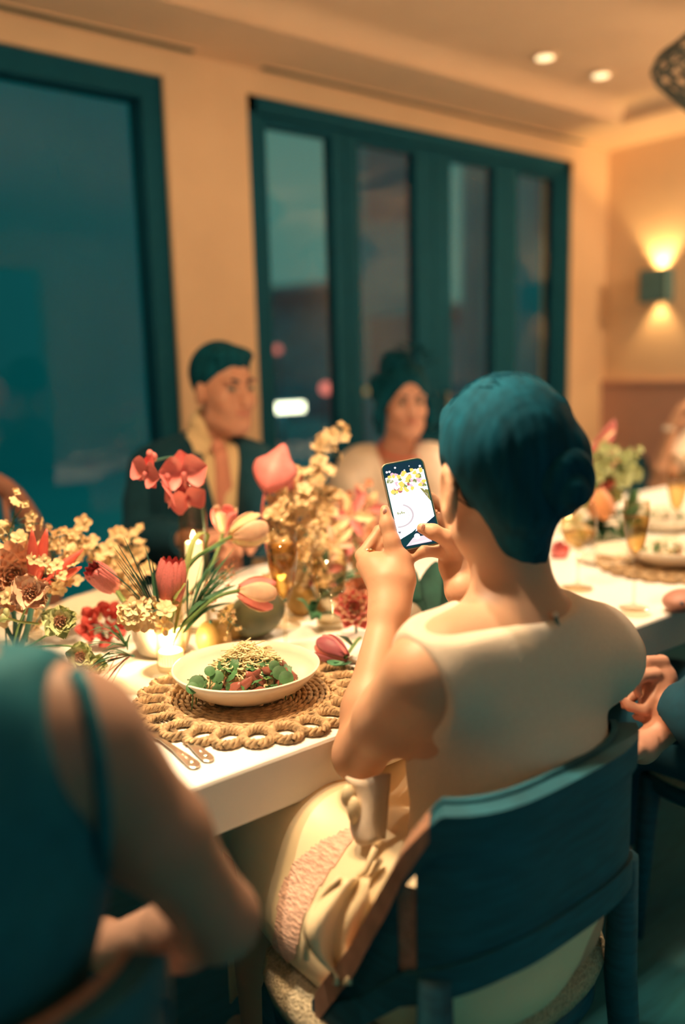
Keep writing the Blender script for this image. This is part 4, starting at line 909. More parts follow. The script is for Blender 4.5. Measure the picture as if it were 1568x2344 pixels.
# napkins
def napkin(p, a, w, l, label):
    t = empty('napkin', p, label, 'napkin', 'folded white napkins'); d = Vector((math.cos(a), math.sin(a), 0)); s = Vector((-math.sin(a), math.cos(a), 0))
    for k in range(3):
        MB().grid(lambda i, j, k=k: p+d*(l*(j-.5)*(1-.05*k))+s*(w*(i-.5)*(1-.08*k))+UZ*(.003+.004*k+.004*math.sin(5*j+3*i+k)**2), 10, 12).build('fold', M('napkin_linen', (.84, .74, .58), .9, var=.04, scale=60), t, solid=.0025)
napkin(onz(195, 1390, TZ), .5, .12, .24, 'folded white napkin behind the flowers at left'); p = onv(1400, 1270, 1.35); p.z = TZ; napkin(p, .6, .10, .20, 'folded white napkin by the right wine glass')
# cutlery
def fork(p, d, label):
    d = Vector(d).normalized(); s = Vector((-d.y, d.x, 0)); t = empty('fork', p, label, 'cutlery', 'silver forks left of the placemat')
    prof = [(0, .0035), (.006, .0085), (.014, .0095), (.035, .0080), (.07, .0045), (.11, .003), (.125, .005), (.137, .011), (.150, .012)]
    vs = []
    for z in (0, .0022):
        for x, w_ in prof: vs += [p+d*x+s*w_+UZ*(z+.003*math.sin(x*20)), p+d*x-s*w_+UZ*(z+.003*math.sin(x*20))]
    n = len(prof); fs = []
    for i in range(n-1):
        a = 2*i; fs += [(2*n+a, 2*n+a+1, 2*n+a+3, 2*n+a+2), (a, a+2, a+3, a+1), (a, 2*n+a, 2*n+a+2, a+2), (a+1, a+3, 2*n+a+3, 2*n+a+1)]
    fs += [(0, 1, 2*n+1, 2*n)]; MB().add(vs, fs, False).build('handle', SILVER, t, bevel=.0008)
    for k in range(4):
        o = (k-1.5)*.0068; MB().tube([p+d*.148+s*o+UZ*.002, p+d*.165+s*o+UZ*.001, p+d*.190+s*o*.95+UZ*.006], [.0016, .0014, .0007], 5).build('tine', SILVER, t)
    MB().lathe(p+d*.016+UZ*.0035, [(0, 0), (.005, 0), (.0045, .0012), (.002, .0018), (0, .0018)], 12).tube([p+d*.026+UZ*.003, p+d*.05+UZ*.0035], .0012, 5).build('handle_ornament', SILVER, t)
d0 = onz(375, 1702, .752)-onz(450, 1758, .752)
fork(onz(452, 1759, .752), d0, 'silver fork lying nearest the table edge'); fork(onz(483, 1744, .752), d0+Vector((.004, 0, 0)), 'silver fork lying tight against the placemat')
def knife(p, d, label):
    d = Vector(d).normalized(); s = Vector((-d.y, d.x, 0)); t = empty('knife', p, label, 'cutlery', 'silver knives right of the placemat')
    MB().tube([p+UZ*.004, p+d*.03+UZ*.004, p+d*.08+UZ*.004, p+d*.105+UZ*.004], [.004, .0065, .0055, .004], 8, flat=.6).build('handle', SILVER, t)
    vs = []
    for x, a, b in ((.105, .003, -.004), (.12, .004, -.008), (.18, .0042, -.009), (.21, .003, -.006), (.222, .001, -.001)): vs += [p+d*x+s*a+UZ*.005, p+d*x+s*b+UZ*.0035]
    MB().add(vs, [(2*i, 2*i+1, 2*i+3, 2*i+2) for i in range(4)], False).build('blade', SILVER, t, solid=.0012)
knife(Vector((.905, 1.015, TZ)), (-.02, 1, 0), 'silver knife nearest the right forearm side of the placemat'); knife(Vector((.930, 1.02, TZ)), (-.02, 1, 0), 'outer silver knife by the pink bloom')
# far side chairs
for u, v, lab in ((1.25, 2.30, 'dark chair under the man in the suit'), (1.97, 2.30, 'dark chair under the smiling woman'), (3.72, 2.25, 'dark chair under the guest in white')):
    c = copy_tree(ch1); c.rotation_euler.z = PI; c.location = (u, v-.02, 0); c['label'] = lab; c['group'] = 'dark chairs on the far side'
HOOP = M('brown_bentwood', (.42, .20, .15), .5, var=.15, scale=20)
t = empty('dining_chair', (.72, 2.28, 0), 'empty brown chair with rounded hoop back at the far left', 'chair'); b_ = onv(25, 1085, 2.36); hz = b_.z; hu = .60
MB().tube([(hu+.215*math.copysign(abs(math.cos(a))**.8, math.cos(a)), 2.36+.05*math.sin(a), .47+(hz-.47)*max(0, math.sin(a))**.55) for a in np.linspace(PI, 0, 25)], .030, 10, flat=.6).build('hoop_back', HOOP, t)
for k in range(5): MB().tube([(hu-.12+.06*k, 2.35, .47), (hu-.12+.06*k, 2.40, hz-.02-.05*abs(k-2)/2)], .008, 7).build('spindle', HOOP, t)
MB().lathe((hu, 2.18, .43), [(0, 0), (.20, 0), (.215, .015), (.21, .035), (0, .04)], 30).build('seat', HOOP, t)
for x, y in ((-.15, -.14), (.15, -.14), (-.15, .14), (.15, .14)): MB().tube([(hu+x, 2.18+y, .43), (hu+x*1.15, 2.18+y*1.15, 0)], [.017, .012], 8).build('leg', HOOP, t)

t = empty('pouch', onz(1583, 1408, TZ), 'brown rounded pouch at the table edge by the right border', 'bag'); p = t.location
pb = Body([p.x-.16, p.y-.12, TZ-.01], [p.x+.18, p.y+.16, TZ+.13], .005); pb.ell(p+Vector((.02, .03, .022)), (.055, .040, .024), None, .02); pb.plane((0, 0, TZ+.001), (0, 0, -1)); pb.build('body', HOOP, t)
MB().tube([p+Vector((.02+.046*math.cos(a), -.006+.016*abs(math.cos(a)), .030+.008*math.sin(a))) for a in np.linspace(PI, 2*PI, 13)], .003, 6).build('flap_seam', WOOD, t)
# ================================================================ flowers and fruit
PINK = M('coral_pink_petal', (.80, .235, .235), .45, var=.14, scale=30, sss=.1)
ROSE = M('rosy_petal', (.62, .18, .18), .5, var=.25, scale=40)
BLUSH = M('blush_petal', (.86, .56, .40), .5, var=.14, scale=40, sss=.15)
CREAMP = M('cream_petal', (.88, .67, .39), .5, var=.12, scale=50, sss=.15)
TANP = M('amber_orchid_petal', (.88, .62, .36), .5, var=.25, scale=60, sss=.1)
APRI = M('apricot_petal', (.84, .42, .26), .5, var=.2, scale=40)
GREENP = M('green_white_petal', (.58, .62, .32), .5, var=.22, scale=50, sss=.1)
REDP = M('red_heliconia', (.72, .12, .09), .4, var=.15, scale=30)
STEM = M('green_stem', (.13, .24, .08), .5, var=.2, scale=40); DSTEM = M('dark_stem', (.03, .12, .10), .6, var=.2, scale=40); LEAF = M('deep_green_leaf', (.05, .17, .09), .45, var=.35, scale=20); LLEAF = M('fresh_leaf', (.30, .36, .12), .5, var=.25, scale=20)
PM_ = {}
def petal_mesh(kind, W=.5, cup=.25, back=0.0, tip=.5, ruf=0.0, nu=5, nv=6):
    key = (kind, W, cup, back, tip, ruf)
    if key not in PM_:
        m = MB()
        def f(i, j):
            x = i*2-1; wd = W*math.sin(PI*min(1, (j*(1-tip*.5)+.06)))**.75*(1-(j**6)*.75)
            return Vector((x*wd*.5, j, cup*(x*x*.35*wd*2+.55*j*j-.30*j)-back*j*j+ruf*math.sin(9*j+5*x)*j))
        m.grid(f, nu, nv); PM_[key] = m.mesh('petal')
    return PM_[key]
def frame(p, y, z=None, s=1.0, sx=None):
    y = Vector(y).normalized(); z = Vector(z) if z is not None else y.orthogonal(); z = z-y*z.dot(y)
    if z.length < 1e-4: z = y.orthogonal()
    z.normalize(); x = y.cross(z); sx = sx or s
    m = Matrix((x*sx, y*s, z*s)).transposed().to_4x4(); m.translation = p; return m
def inst(name, me, mat, mtx, par):
    key = (me.name, mat.name)
    if key not in PM_:
        c = me.copy(); c.materials.clear(); c.materials.append(mat); PM_[key] = c
    o = bpy.data.objects.new(name, PM_[key]); COL.objects.link(o); o.parent = par; o.matrix_parent_inverse = parent_world(par).inverted(); o.matrix_basis = mtx; return o
def stem(t, pts, r, mat=STEM, name='stem', n=14):
    pts = [Vector(p) for p in pts]; out = []
    for i in range(len(pts)-1):
        p0, p1, p2, p3 = pts[max(0, i-1)], pts[i], pts[i+1], pts[min(len(pts)-1, i+2)]
        for k in range(n//(len(pts)-1)+1):
            u = k/(n//(len(pts)-1)+1); out.append(.5*((2*p1)+(p2-p0)*u+(2*p0-5*p1+4*p2-p3)*u*u+(3*p1-p0-3*p2+p3)*u**3))
    out.append(pts[-1]); MB().tube(out, r, 7).build(name, mat, t); return out
BL = {}
def blossom_mesh(kind):
    if kind not in BL:
        m = MB(); rs = random.Random(len(BL)+2)
        def pet(a, L, W, lift, cup=.3):
            d = Vector((math.cos(a), math.sin(a), lift)).normalized(); s = Vector((-math.sin(a), math.cos(a), 0)); nrm = s.cross(d)*-1
            m.grid(lambda i, j: d*(L*j)+s*((i-.5)*W*math.sin(PI*(.12+.76*j))**.8)+nrm*(cup*L*(.8*(i-.5)**2*2-.3*j*j)), 4, 5)
        if kind == 'orchid':
            for k in range(5): pet(2*PI*k/5+.3, 1, .95 if k % 2 else .8, .25)
            m.ball((.0, -.25, .2), (.24, .34, .16), 7, 5)
        elif kind == 'ruffle':
            for k in range(7): pet(2*PI*k/7, 1, .75, .3, .5)
            for k in range(16): a = k*2.4; r = .10+.025*k; m.grid(lambda i, j: Vector((r*math.cos(a)+.18*(i-.5)*math.sin(a), r*math.sin(a)-.18*(i-.5)*math.cos(a), .12+.30*j+.03*math.sin(9*i)))+Vector((math.cos(a), math.sin(a), 0))*.16*j, 3, 3)
        else:
            for k in range(4): pet(PI/2*k, .9, .8, .9, .5)
            m.ball((0, 0, .3), .35, 7, 5)
        BL[kind] = m.mesh('blossom_'+kind)
    return BL[kind]
def spray(label, pts, mat, size, n, spread, seed=1, kind='orchid', r=.0014, face=(-.4, -.7, .5), start=.25, group='orchid sprays', dens=None, sm=DSTEM, cat='flower'):
    rs = random.Random(seed); t = empty('orchid_spray', pts[0], label, cat, group)
    path = stem(t, pts, r, sm); f = Vector(face)
    n = int(n*2.3); size *= 1.15
    for k in range(n):
        q = path[min(len(path)-1, int((start+(1-start)*(k+.5)/n)*(len(path)-1)))]
        off = Vector((rs.gauss(0, 1), rs.gauss(0, 1), rs.gauss(0, 1)))*spread*(.35+.65*(1-.6*k/n)); c = q+off
        if off.length > .004: MB().tube([q, q+off*.6+UZ*.002, c], [r*.7, r*.5, r*.5], 4).build('stalk', sm, t)
        z = (f+Vector((rs.gauss(0, .55), rs.gauss(0, .55), rs.gauss(0, .5)))).normalized()
        s = size*rs.uniform(.75, 1.1)*(1-.35*k/n)
        inst('blossom', blossom_mesh(kind if k < n*.85 else 'bud'), mat, frame(c, z.orthogonal(), z, s), t)
    return t
def tulip(label, pts, axis, L, Rr, mat, inner=None, open_=.35, leaves=0, seed=1, group='tulips', sm=STEM, name='tulip', np_=6):
    rs = random.Random(seed); t = empty(name, pts[0], label, 'flower', group); stem(t, list(pts), .0034, sm); p = Vector(pts[-1]); a = Vector(axis).normalized(); x = a.orthogonal().normalized(); y = a.cross(x)
    for k in range(np_):
        th = 2*PI*k/np_+rs.uniform(-.12, .12); o = x*math.cos(th)+y*math.sin(th); op = open_*(1 if k % 2 else .7)*rs.uniform(.8, 1.2)
        m = MB()
        def f(i, j, o=o, op=op):
            rad = Rr*(math.sin(PI*min(.78, .08+.62*j))**.8)*(.95 if k % 2 else 1.05)+op*L*max(0, j-.55)**1.5; b = (i-.5)*1.25*math.sin(PI*(.14+.72*j))**.7
            d = o*math.cos(b)+a.cross(o)*math.sin(b); return p+a*(L*j-.1*L*abs(i-.5))+d*rad
        m.grid(f, 6, 8).build('petal', mat if (inner is None or k % 2) else inner, t, solid=.0012)
    return t
def leafblade(t, pts, W, mat=LEAF, name='leaf', up=(0, 0, 1)):
    pts = [Vector(p) for p in pts]; n = 12; vs = []
    for j in range(n+1):
        u = j/n*(len(pts)-1); i = min(len(pts)-2, int(u)); w_ = u-i; p0, p1, p2, p3 = pts[max(0, i-1)], pts[i], pts[i+1], pts[min(len(pts)-1, i+2)]
        p = .5*((2*p1)+(p2-p0)*w_+(2*p0-5*p1+4*p2-p3)*w_*w_+(3*p1-p0-3*p2+p3)*w_**3); d = (p2-p1).normalized(); s = d.cross(Vector(up)).normalized(); nn = s.cross(d); ww = W*math.sin(PI*(.06+.92*j/n))**.8
        vs += [p-s*ww+nn*ww*.35, p-s*ww*.5+nn*ww*.1, p, p+s*ww*.5+nn*ww*.1, p+s*ww+nn*ww*.35]
    MB().add(vs, [(5*j+i, 5*j+i+1, 5*j+i+6, 5*j+i+5) for j in range(n) for i in range(4)]).build(name, mat, t)
def foliage(label, base, n, L, W, mat, seed, dirs, group='loose greenery', cat='foliage', sp=.6):
    rs = random.Random(seed); t = empty('foliage', base, label, cat, group); base = Vector(base)
    for k in range(n):
        d = (Vector(dirs)+Vector((rs.gauss(0, sp), rs.gauss(0, sp), rs.gauss(0, sp*.6)))).normalized(); l = L*rs.uniform(.6, 1.1)
        leafblade(t, [base, base+d*l*.5+UZ*.012, base+d*l-UZ*.012*rs.random()], W*rs.uniform(.7, 1.2), mat)
    return t
# ---- vases
WB = onz(374, 1497, TZ)
t = empty('bowl_vase', WB, 'round cream ceramic bowl vase behind the short lit candle', 'vase')
MB().lathe(WB, [(0, .001), (.030, .001), (.046, .010), (.054, .035), (.058, .066), (.0545, .066), (.050, .036), (.042, .013), (0, .010)], 40).build('bowl', CER, t)
LV = onz(42, 1550, TZ)
t = empty('glass_vase', LV, 'square clear glass vase with dark stems at the left edge', 'vase')
def sqv(w0, z0): return [LV+Vector((w0*x, w0*y, z0)) for x, y in ((-1, -1), (1, -1), (1, 1), (-1, 1))]
q = sqv(.036, 0)+sqv(.040, .085)+sqv(.037, .085)+sqv(.033, .008)
MB().add(q, [(3, 2, 1, 0)]+[(4*l+i, 4*l+(i+1) % 4, 4*l+4+(i+1) % 4, 4*l+4+i) for l in range(3) for i in range(4)]+[(12, 13, 14, 15)], False).build('glass_body', GLS, t)
q = sqv(.0325, .0085)+sqv(.0345, .06); MB().add(q, [(3, 2, 1, 0), (4, 5, 6, 7)]+[(i, (i+1) % 4, 4+(i+1) % 4, 4+i) for i in range(4)], False).build('water', WATER, t)
# ---- left group
A = lambda x, y, v: onv(x, y, v)
AL = lambda x, y, v: onv(x, y, v+.16)
def hel(t, p, tip, wd):
    p = Vector(p); tip = Vector(tip); d = tip-p; s = d.cross(F2).normalized()
    MB().grid(lambda i, j: p+d*j+s*((i-.5)*wd*math.sin(PI*(.10+.88*j))**.9)*1.15-F2*(.010*(1-(2*i-1)**2)*(1-j)), 5, 9).build('bract', REDP, t, solid=.003)
t = empty('heliconia', LV+UZ*.03, 'red pointed heliconia rising from the left glass vase', 'flower'); hb = AL(78, 1350, 1.30)
stem(t, [LV+Vector((.0, .01, .03)), AL(62, 1440, 1.29), hb], .005, DSTEM)
for (x, y), w_ in zip(((74, 1212), (108, 1210), (190, 1258), (186, 1298)), (.017, .018, .015, .016)): hel(t, hb+(AL(x, y, 1.3)-hb)*.06, AL(x, y, 1.29), w_)
spray('leftmost cream orchid spray under the red heliconia', [LV+Vector((-.01, .02, .05)), AL(10, 1330, 1.36), AL(20, 1240, 1.38), AL(35, 1180, 1.40)], CREAMP, .017, 16, .030, 3)
spray('cream orchid spray behind the red heliconia', [LV+Vector((.01, .02, .05)), AL(110, 1380, 1.42), AL(120, 1290, 1.44), AL(110, 1235, 1.45)], TANP, .016, 16, .030, 4)
spray('large amber orchid spray arching left of the tall hurricane', [WB+Vector((-.02, .02, .05)), AL(300, 1360, 1.46), AL(250, 1270, 1.46), AL(180, 1240, 1.45), AL(150, 1222, 1.44)], TANP, .018, 30, .026, 5)
spray('upper amber orchid spray near the dark window', [WB+Vector((-.01, .02, .05)), AL(300, 1330, 1.50), AL(290, 1260, 1.5), AL(305, 1225, 1.5)], TANP, .016, 14, .022, 6)
spray('pale orchid spray hanging low beside the heliconia', [LV+Vector((.02, .0, .06)), AL(90, 1330, 1.30), AL(130, 1330, 1.29), AL(140, 1300, 1.30)], CREAMP, .015, 10, .022, 8)
def ruffled(label, pts, size, mat, mat2, seed):
    t = empty('ruffled_blossom', pts[0], label, 'flower', 'green-white ruffled blossoms'); path = stem(t, pts, .0018, STEM); rs = random.Random(seed); c = Vector(pts[-1]); f = Vector((-.45, -.75, .45)).normalized(); x = f.orthogonal().normalized(); y = f.cross(x)
    for k in range(12):
        a = 2*PI*k/6.5+rs.uniform(-.2, .2); d = (x*math.cos(a)+y*math.sin(a)+f*(rs.uniform(.0, .35)+.4*(k > 6))).normalized()
        inst('petal', petal_mesh('ruf', 1.0, .5, .15, .4, .13, 8, 7), mat, frame(c, d, f, size*rs.uniform(.85, 1.15)), t)
    for k in range(18):
        a = k*2.4; r = size*.045*math.sqrt(k); q = c+x*r*math.cos(a)+y*r*math.sin(a)+f*.003; d = (f+(x*math.cos(a)+y*math.sin(a))*.5*math.sqrt(k)/4).normalized()
        inst('inner_petal', petal_mesh('fr', .7, .5, .3, .5, .1, 4, 4), mat2, frame(q, d, x*math.cos(a)+y*math.sin(a), size*.45), t)
ruffled('ruffled green-white blossom with pink heart, largest of its kind', [LV+Vector((.01, -.01, .05)), AL(90, 1465, 1.26), AL(128, 1440, 1.22), AL(140, 1425, 1.20)], .030, GREENP, BLUSH, 1)
ruffled('ruffled green-white blossom drooping toward the bare shoulder', [LV+Vector((.02, -.01, .05)), AL(100, 1480, 1.24), AL(165, 1480, 1.21), AL(185, 1505, 1.19)], .026, GREENP, BLUSH, 2)
ruffled('blush ruffled blossom above the largest green-white one', [LV+Vector((-.01, -.01, .05)), AL(40, 1440, 1.27), AL(60, 1390, 1.25), AL(72, 1360, 1.24)], .034, BLUSH, BLUSH, 3)
ruffled('small pale blossom lying lowest by the bare shoulder', [LV+Vector((.02, 0, .04)), AL(150, 1520, 1.22), AL(200, 1530, 1.2), AL(222, 1522, 1.19)], .018, GREENP, CREAMP, 4)
t = empty('stem_cutting', LV+UZ*.03, 'long pale stem crossing above the left glass vase', 'stem'); stem(t, [LV+Vector((-.06, 0, .06)), AL(0, 1421, 1.26), AL(50, 1424, 1.25), AL(90, 1428, 1.24)], .0022, LLEAF)
for x, y in ((8, 1415), (15, 1402)): MB().ball(AL(x, y, 1.26), (.006, .006, .008), 8, 6).build('bud', GREENP, t)
for i, (dx, dy) in enumerate(((-.02, .0), (.015, -.01), (.0, .015))):
    t = empty('stem_cutting', LV+UZ*.012, ['leftmost dark green stem in the left glass vase', 'rightmost dark green stem in the left glass vase', 'middle dark green stem in the left glass vase'][i], 'stem', 'dark stems in the left vase'); stem(t, [LV+Vector((dx, dy, .010)), LV+Vector((-dx*.6, -dy, .09)), LV+Vector((-dx*2.2, .02, .16))], .0038, DSTEM)
t = empty('rose', AL(225, 1460, 1.40), 'dark red rose behind the cream blossom cluster', 'flower'); c = AL(232, 1425, 1.38); f = Vector((-.4, -.7, .5)).normalized(); x = f.orthogonal().normalized(); y = f.cross(x)
DRED = M('dark_red_petal', (.50, .07, .06), .55, var=.3, scale=50)
for k in range(20):
    a = k*2.4; r = .006*math.sqrt(k); d = (f*(1.3-.05*k)+(x*math.cos(a)+y*math.sin(a))*(.25+.05*k)).normalized(); inst('petal', petal_mesh('rose', .95, .6, .2, .3, .02, 5, 5), DRED, frame(c+(x*math.cos(a)+y*math.sin(a))*r-f*.012, d, x*math.cos(a)+y*math.sin(a), .028), t)
stem(t, [c-f*.01, AL(245, 1480, 1.40), WB+Vector((-.06, .0, .01))], .0025, DSTEM)
spray('cream orchid cluster resting on the rim of the bowl vase', [WB+Vector((.0, -.01, .05)), A(345, 1405, 1.31), A(310, 1405, 1.29), A(280, 1402, 1.29)], CREAMP, .018, 16, .014, 12)
rs = random.Random(21)
for k, (bx, by, tx, ty, n_, lab, mt) in enumerate(((300, 1500, 215, 1530, 16, 'fine red and green grass foliage left of the bowl vase', LEAF), (290, 1480, 235, 1470, 12, 'wispy green foliage under the dark red rose', LEAF), (370, 1430, 300, 1290, 26, 'feathery dark foliage behind the red protea', DSTEM), (430, 1420, 500, 1310, 34, 'feathery foliage between protea and tulip', LEAF))):
    b0 = A(bx, by, 1.33); t = empty('foliage', b0, lab, 'foliage', 'feathery foliage')
    for j in range(n_):
        e = A(tx+rs.gauss(0, 34), ty+rs.gauss(0, 26), 1.33+rs.gauss(0, .03)); m_ = b0.lerp(e, .5)+UZ*rs.uniform(.0, .02); leafblade(t, [b0, m_, e], .0022, ROSE if (k == 0 and j % 3 == 0) else mt)
# ---- protea and tulips from the bowl vase
def protea(label, base, c, axis, L, R, mat):
    t = empty('protea', base, label, 'flower', 'proteas'); c = Vector(c); a = Vector(axis).normalized(); x = a.orthogonal().normalized(); y = a.cross(x); stem(t, [base, Vector(base).lerp(c, .5)+UZ*.005, c], .0045, STEM)
    MB().lathe(c, [(0, 0), (R*.7, L*.12), (R*.92, L*.4), (R*.75, L*.75), (0, L*.92)], 14, axis=a).build('core', ROSE, t)
    for ring, (n_, z0, sc, op) in enumerate(((9, .0, .75, .30), (10, .12, .85, .20), (10, .22, .85, .10))):
        for k in range(n_):
            th = 2*PI*(k+.5*ring)/n_; o = x*math.cos(th)+y*math.sin(th); d = (a+o*op).normalized(); inst('bract', petal_mesh('pro', .42, .7, .05, .35), mat if ring else ROSE, frame(c+a*L*z0+o*R*(.62+.1*ring), d, -o, L*sc), t)
    return t
protea('rosy red protea bud standing in the bowl vase', WB+Vector((.0, 0, .03)), A(385, 1385, 1.33), (.12, -.1, 1), .078, .027, PINK)
protea('half hidden red protea left of the bowl vase', WB+Vector((-.03, .0, .03)), A(262, 1345, 1.40), (-.7, -.2, .7), .06, .022, ROSE)
t1 = tulip('pink tulip with long stem leaning right toward the flute', [WB+Vector((.01, -.01, .04)), A(420, 1430, 1.31), A(490, 1370, 1.28), A(548, 1352, 1.27)], A(620, 1362, 1.25)-A(548, 1352, 1.27)+UZ*.0, .062, .030, PINK, BLUSH, .18)
leafblade(t1, [A(395, 1480, 1.33), A(440, 1400, 1.30), A(500, 1360, 1.29), A(540, 1340, 1.29)], .010, LEAF)
t2 = tulip('cream tulip with long green stem near the tall hurricane', [WB+Vector((.02, .01, .04)), A(430, 1300, 1.36), A(490, 1250, 1.37), A(530, 1228, 1.37)], A(600, 1205, 1.37)-A(530, 1228, 1.37), .066, .032, CREAMP, BLUSH, .2, seed=2)
leafblade(t2, [A(415, 1330, 1.36), A(450, 1280, 1.36), A(520, 1240, 1.36)], .009, LEAF)
leafblade(t2, [A(400, 1450, 1.33), A(440, 1250, 1.37), A(478, 1222, 1.38), A(468, 1260, 1.38)], .008, LLEAF)
leafblade(t2, [A(385, 1430, 1.31), A(400, 1370, 1.30), A(425, 1335, 1.30)], .014, LLEAF)
leafblade(t2, [A(370, 1440, 1.33), A(360, 1360, 1.33), A(350, 1310, 1.34)], .010, LEAF); leafblade(t1, [A(420, 1450, 1.33), A(470, 1400, 1.33), A(530, 1380, 1.34)], .010, LEAF)
spray('thin sprig of tiny amber buds above the fruit', [WB+Vector((.03, .01, .05)), A(470, 1360, 1.36), A(505, 1320, 1.37), A(530, 1290, 1.38)], APRI, .007, 14, .016, 31, 'bud', .0009, group='budding sprigs')
spray('sprig of pale berries lying over the round fruit', [A(560, 1440, 1.30), A(530, 1425, 1.29), A(515, 1412, 1.29), A(505, 1400, 1.29)], CREAMP, .007, 12, .010, 32, 'bud', .0009, group='budding sprigs')
t3 = tulip('rosy bloom left of the cream tulip by the suited man', [WB+Vector((.02, .03, .05)), A(480, 1300, 1.5), A(512, 1215, 1.52)], (.0, -.2, 1), .05, .026, BLUSH, PINK, .3, seed=7)
# ---- phalaenopsis, anthurium
def phal(t, c, face, s, mat, roll=0):
    c = Vector(c); f = Vector(face).normalized(); x = f.cross(UZ).normalized(); y = x.cross(f)*1; R_ = Matrix.Rotation(roll, 3, f); x = R_ @ x; y = R_ @ y
    for a, L, W in ((90, .95, .62), (215, .95, .6), (325, .95, .6)): d = x*math.cos(math.radians(a))+y*math.sin(math.radians(a)); inst('sepal', petal_mesh('sep', W*1.3, .25, .1, .45, 0, 6, 6), mat, frame(c-f*.002, d+f*.1, f, s*L), t)
    for a in (10, 170): d = x*math.cos(math.radians(a))+y*math.sin(math.radians(a)); inst('petal', petal_mesh('pet', 1.45, .35, .1, .25, 0, 7, 6), mat, frame(c+f*.001, d+f*.12, f, s*1.0), t)
    MB().ball(c+f*s*.16-y*s*.12, (s*.14, s*.14, s*.2), 8, 6).tube([c, c+f*s*.2-y*s*.2, c+f*s*.18-y*s*.45], [s*.08, s*.1, s*.03], 6).build('lip', ROSE, t)
PB = WB+Vector((.07, .06, -WB.z+TZ+.004)) if False else Vector((WB.x+.09, WB.y+.09, TZ+.002))
t = empty('moth_orchid', PB, 'coral pink moth orchid stem arching before the suited man', 'flower')
stem(t, [PB, A(470, 1280, 1.50), A(455, 1120, 1.50), A(415, 1050, 1.48), A(350, 1055, 1.46)], .0026, DSTEM, n=20)
cf = (-F2+UZ*.05).normalized()
phal(t, A(420, 1082, 1.44), (-F2+R2*.2).normalized(), .046, PINK, .1); phal(t, A(338, 1080, 1.43), (-F2-R2*.6).normalized(), .036, PINK, -.4); phal(t, A(428, 1140, 1.45), (-F2+R2*.3-UZ*.4).normalized(), .038, PINK, .3); phal(t, A(392, 1130, 1.44), (-F2*.3-R2-UZ*.2).normalized(), .034, PINK, -.2)
for x, y in ((343, 1040), (352, 1046), (383, 1092)): MB().ball(A(x, y, 1.45), (.007, .007, .009), 8, 6).build('bud', ROSE, t)
def anthurium(label, base, mid, c, tipdir, face, L, W, mat, group='pink anthuriums', fold=.25, spadix=True):
    t = empty('anthurium', base, label, 'flower', group); c = Vector(c); stem(t, [base, mid, c], .0028, ROSE); d = Vector(tipdir).normalized(); f = Vector(face); f = (f-d*f.dot(d)).normalized(); s = d.cross(f)
    def g(i, j):
        x = i*2-1; w_ = W*(1.1*math.sin(PI*(.20+.62*j)))**.8*(1-.85*j**5); lob = -.16*L*math.cos(PI*min(1, abs(x)))*max(0, 1-j*3)
        return c+d*(L*(j-.14)+lob)+s*(x*w_*.5)+f*(fold*W*x*x*.6+.10*L*math.sin(PI*j))
    MB().grid(g, 9, 10).build('spathe', mat, t, solid=.0015)
    if spadix: MB().tube([c+f*.004, c+d*L*.25+f*.02, c+d*L*.5+f*.028], [.0045, .005, .003], 8).build('spadix', CREAMP, t)
    return t
AB = Vector((1.02, 1.50, TZ+.002))
anthurium('tall coral anthurium folded open before the dark door', AB, A(600, 1180, 1.49), A(640, 1042, 1.49), A(604, 1130, 1.46)-A(640, 1042, 1.48), (-F2-R2*.2), .100, .090, PINK, fold=-.35, spadix=False)
anthurium('coral anthurium turned edge-on behind the tall one', AB+Vector((.03, .03, 0)), A(665, 1200, 1.56), A(672, 1130, 1.55), A(640, 1040, 1.55)-A(672, 1130, 1.55), (-F2+R2*1.2), .10, .05, ROSE)
# ---- centre group, left of the phone
CB = Vector((1.10, 1.46, TZ+.004))
spray('amber orchid spray climbing highest left of the pale-topped woman', [CB, A(650, 1200, 1.55), A(700, 1090, 1.56), A(745, 1030, 1.57), A(785, 985, 1.58)], TANP, .018, 26, .022, 41, start=.35)
spray('dense amber orchid spray behind the champagne flute', [CB+Vector((-.03, .0, 0)), A(640, 1240, 1.48), A(660, 1170, 1.48), A(650, 1140, 1.48)], TANP, .022, 26, .030, 42)
spray('broad amber orchid spray under the puff sleeve', [CB+Vector((.04, .02, 0)), A(720, 1230, 1.56), A(730, 1160, 1.56), A(735, 1110, 1.56)], TANP, .022, 26, .034, 43)
spray('cream orchid spray filling in behind the water tumbler', [CB+Vector((.03, -.02, 0)), A(700, 1300, 1.45), A(690, 1250, 1.45), A(705, 1210, 1.45)], CREAMP, .020, 16, .028, 44)
spray('apricot orchid spray beside the knuckles holding the phone', [CB+Vector((.16, .06, 0)), A(800, 1260, 1.60), A(815, 1190, 1.60), A(845, 1120, 1.60)], APRI, .020, 24, .030, 45)
def gloriosa(label, base, c, seed, mats, s=.055):
    rs = random.Random(seed); t = empty('lily', base, label, 'flower', 'flame coloured lilies'); c = Vector(c); stem(t, [base, Vector(base).lerp(c, .6)+UZ*.02, c], .0022, STEM); f = Vector((-.4, -.7, .3)).normalized(); x = f.orthogonal().normalized(); y = f.cross(x)
    for k in range(6):
        a = 2*PI*k/6+rs.uniform(-.2, .2); d = (x*math.cos(a)+y*math.sin(a)+f*.55).normalized(); inst('petal', petal_mesh('lily', .42, .3, .45, .5, .03, 5, 7), mats[k % 2], frame(c, d, f, s*rs.uniform(.85, 1.1)), t)
    for k in range(5): a = 2*PI*k/5; MB().tube([c, c+(f+(x*math.cos(a)+y*math.sin(a))*.4)*s*.7], .0007, 4).build('stamen', CREAMP, t)
gloriosa('yellow and red flame lily just left of the phone', CB+Vector((.14, .04, 0)), A(800, 1180, 1.52), 1, (CREAMP, PINK), .060)
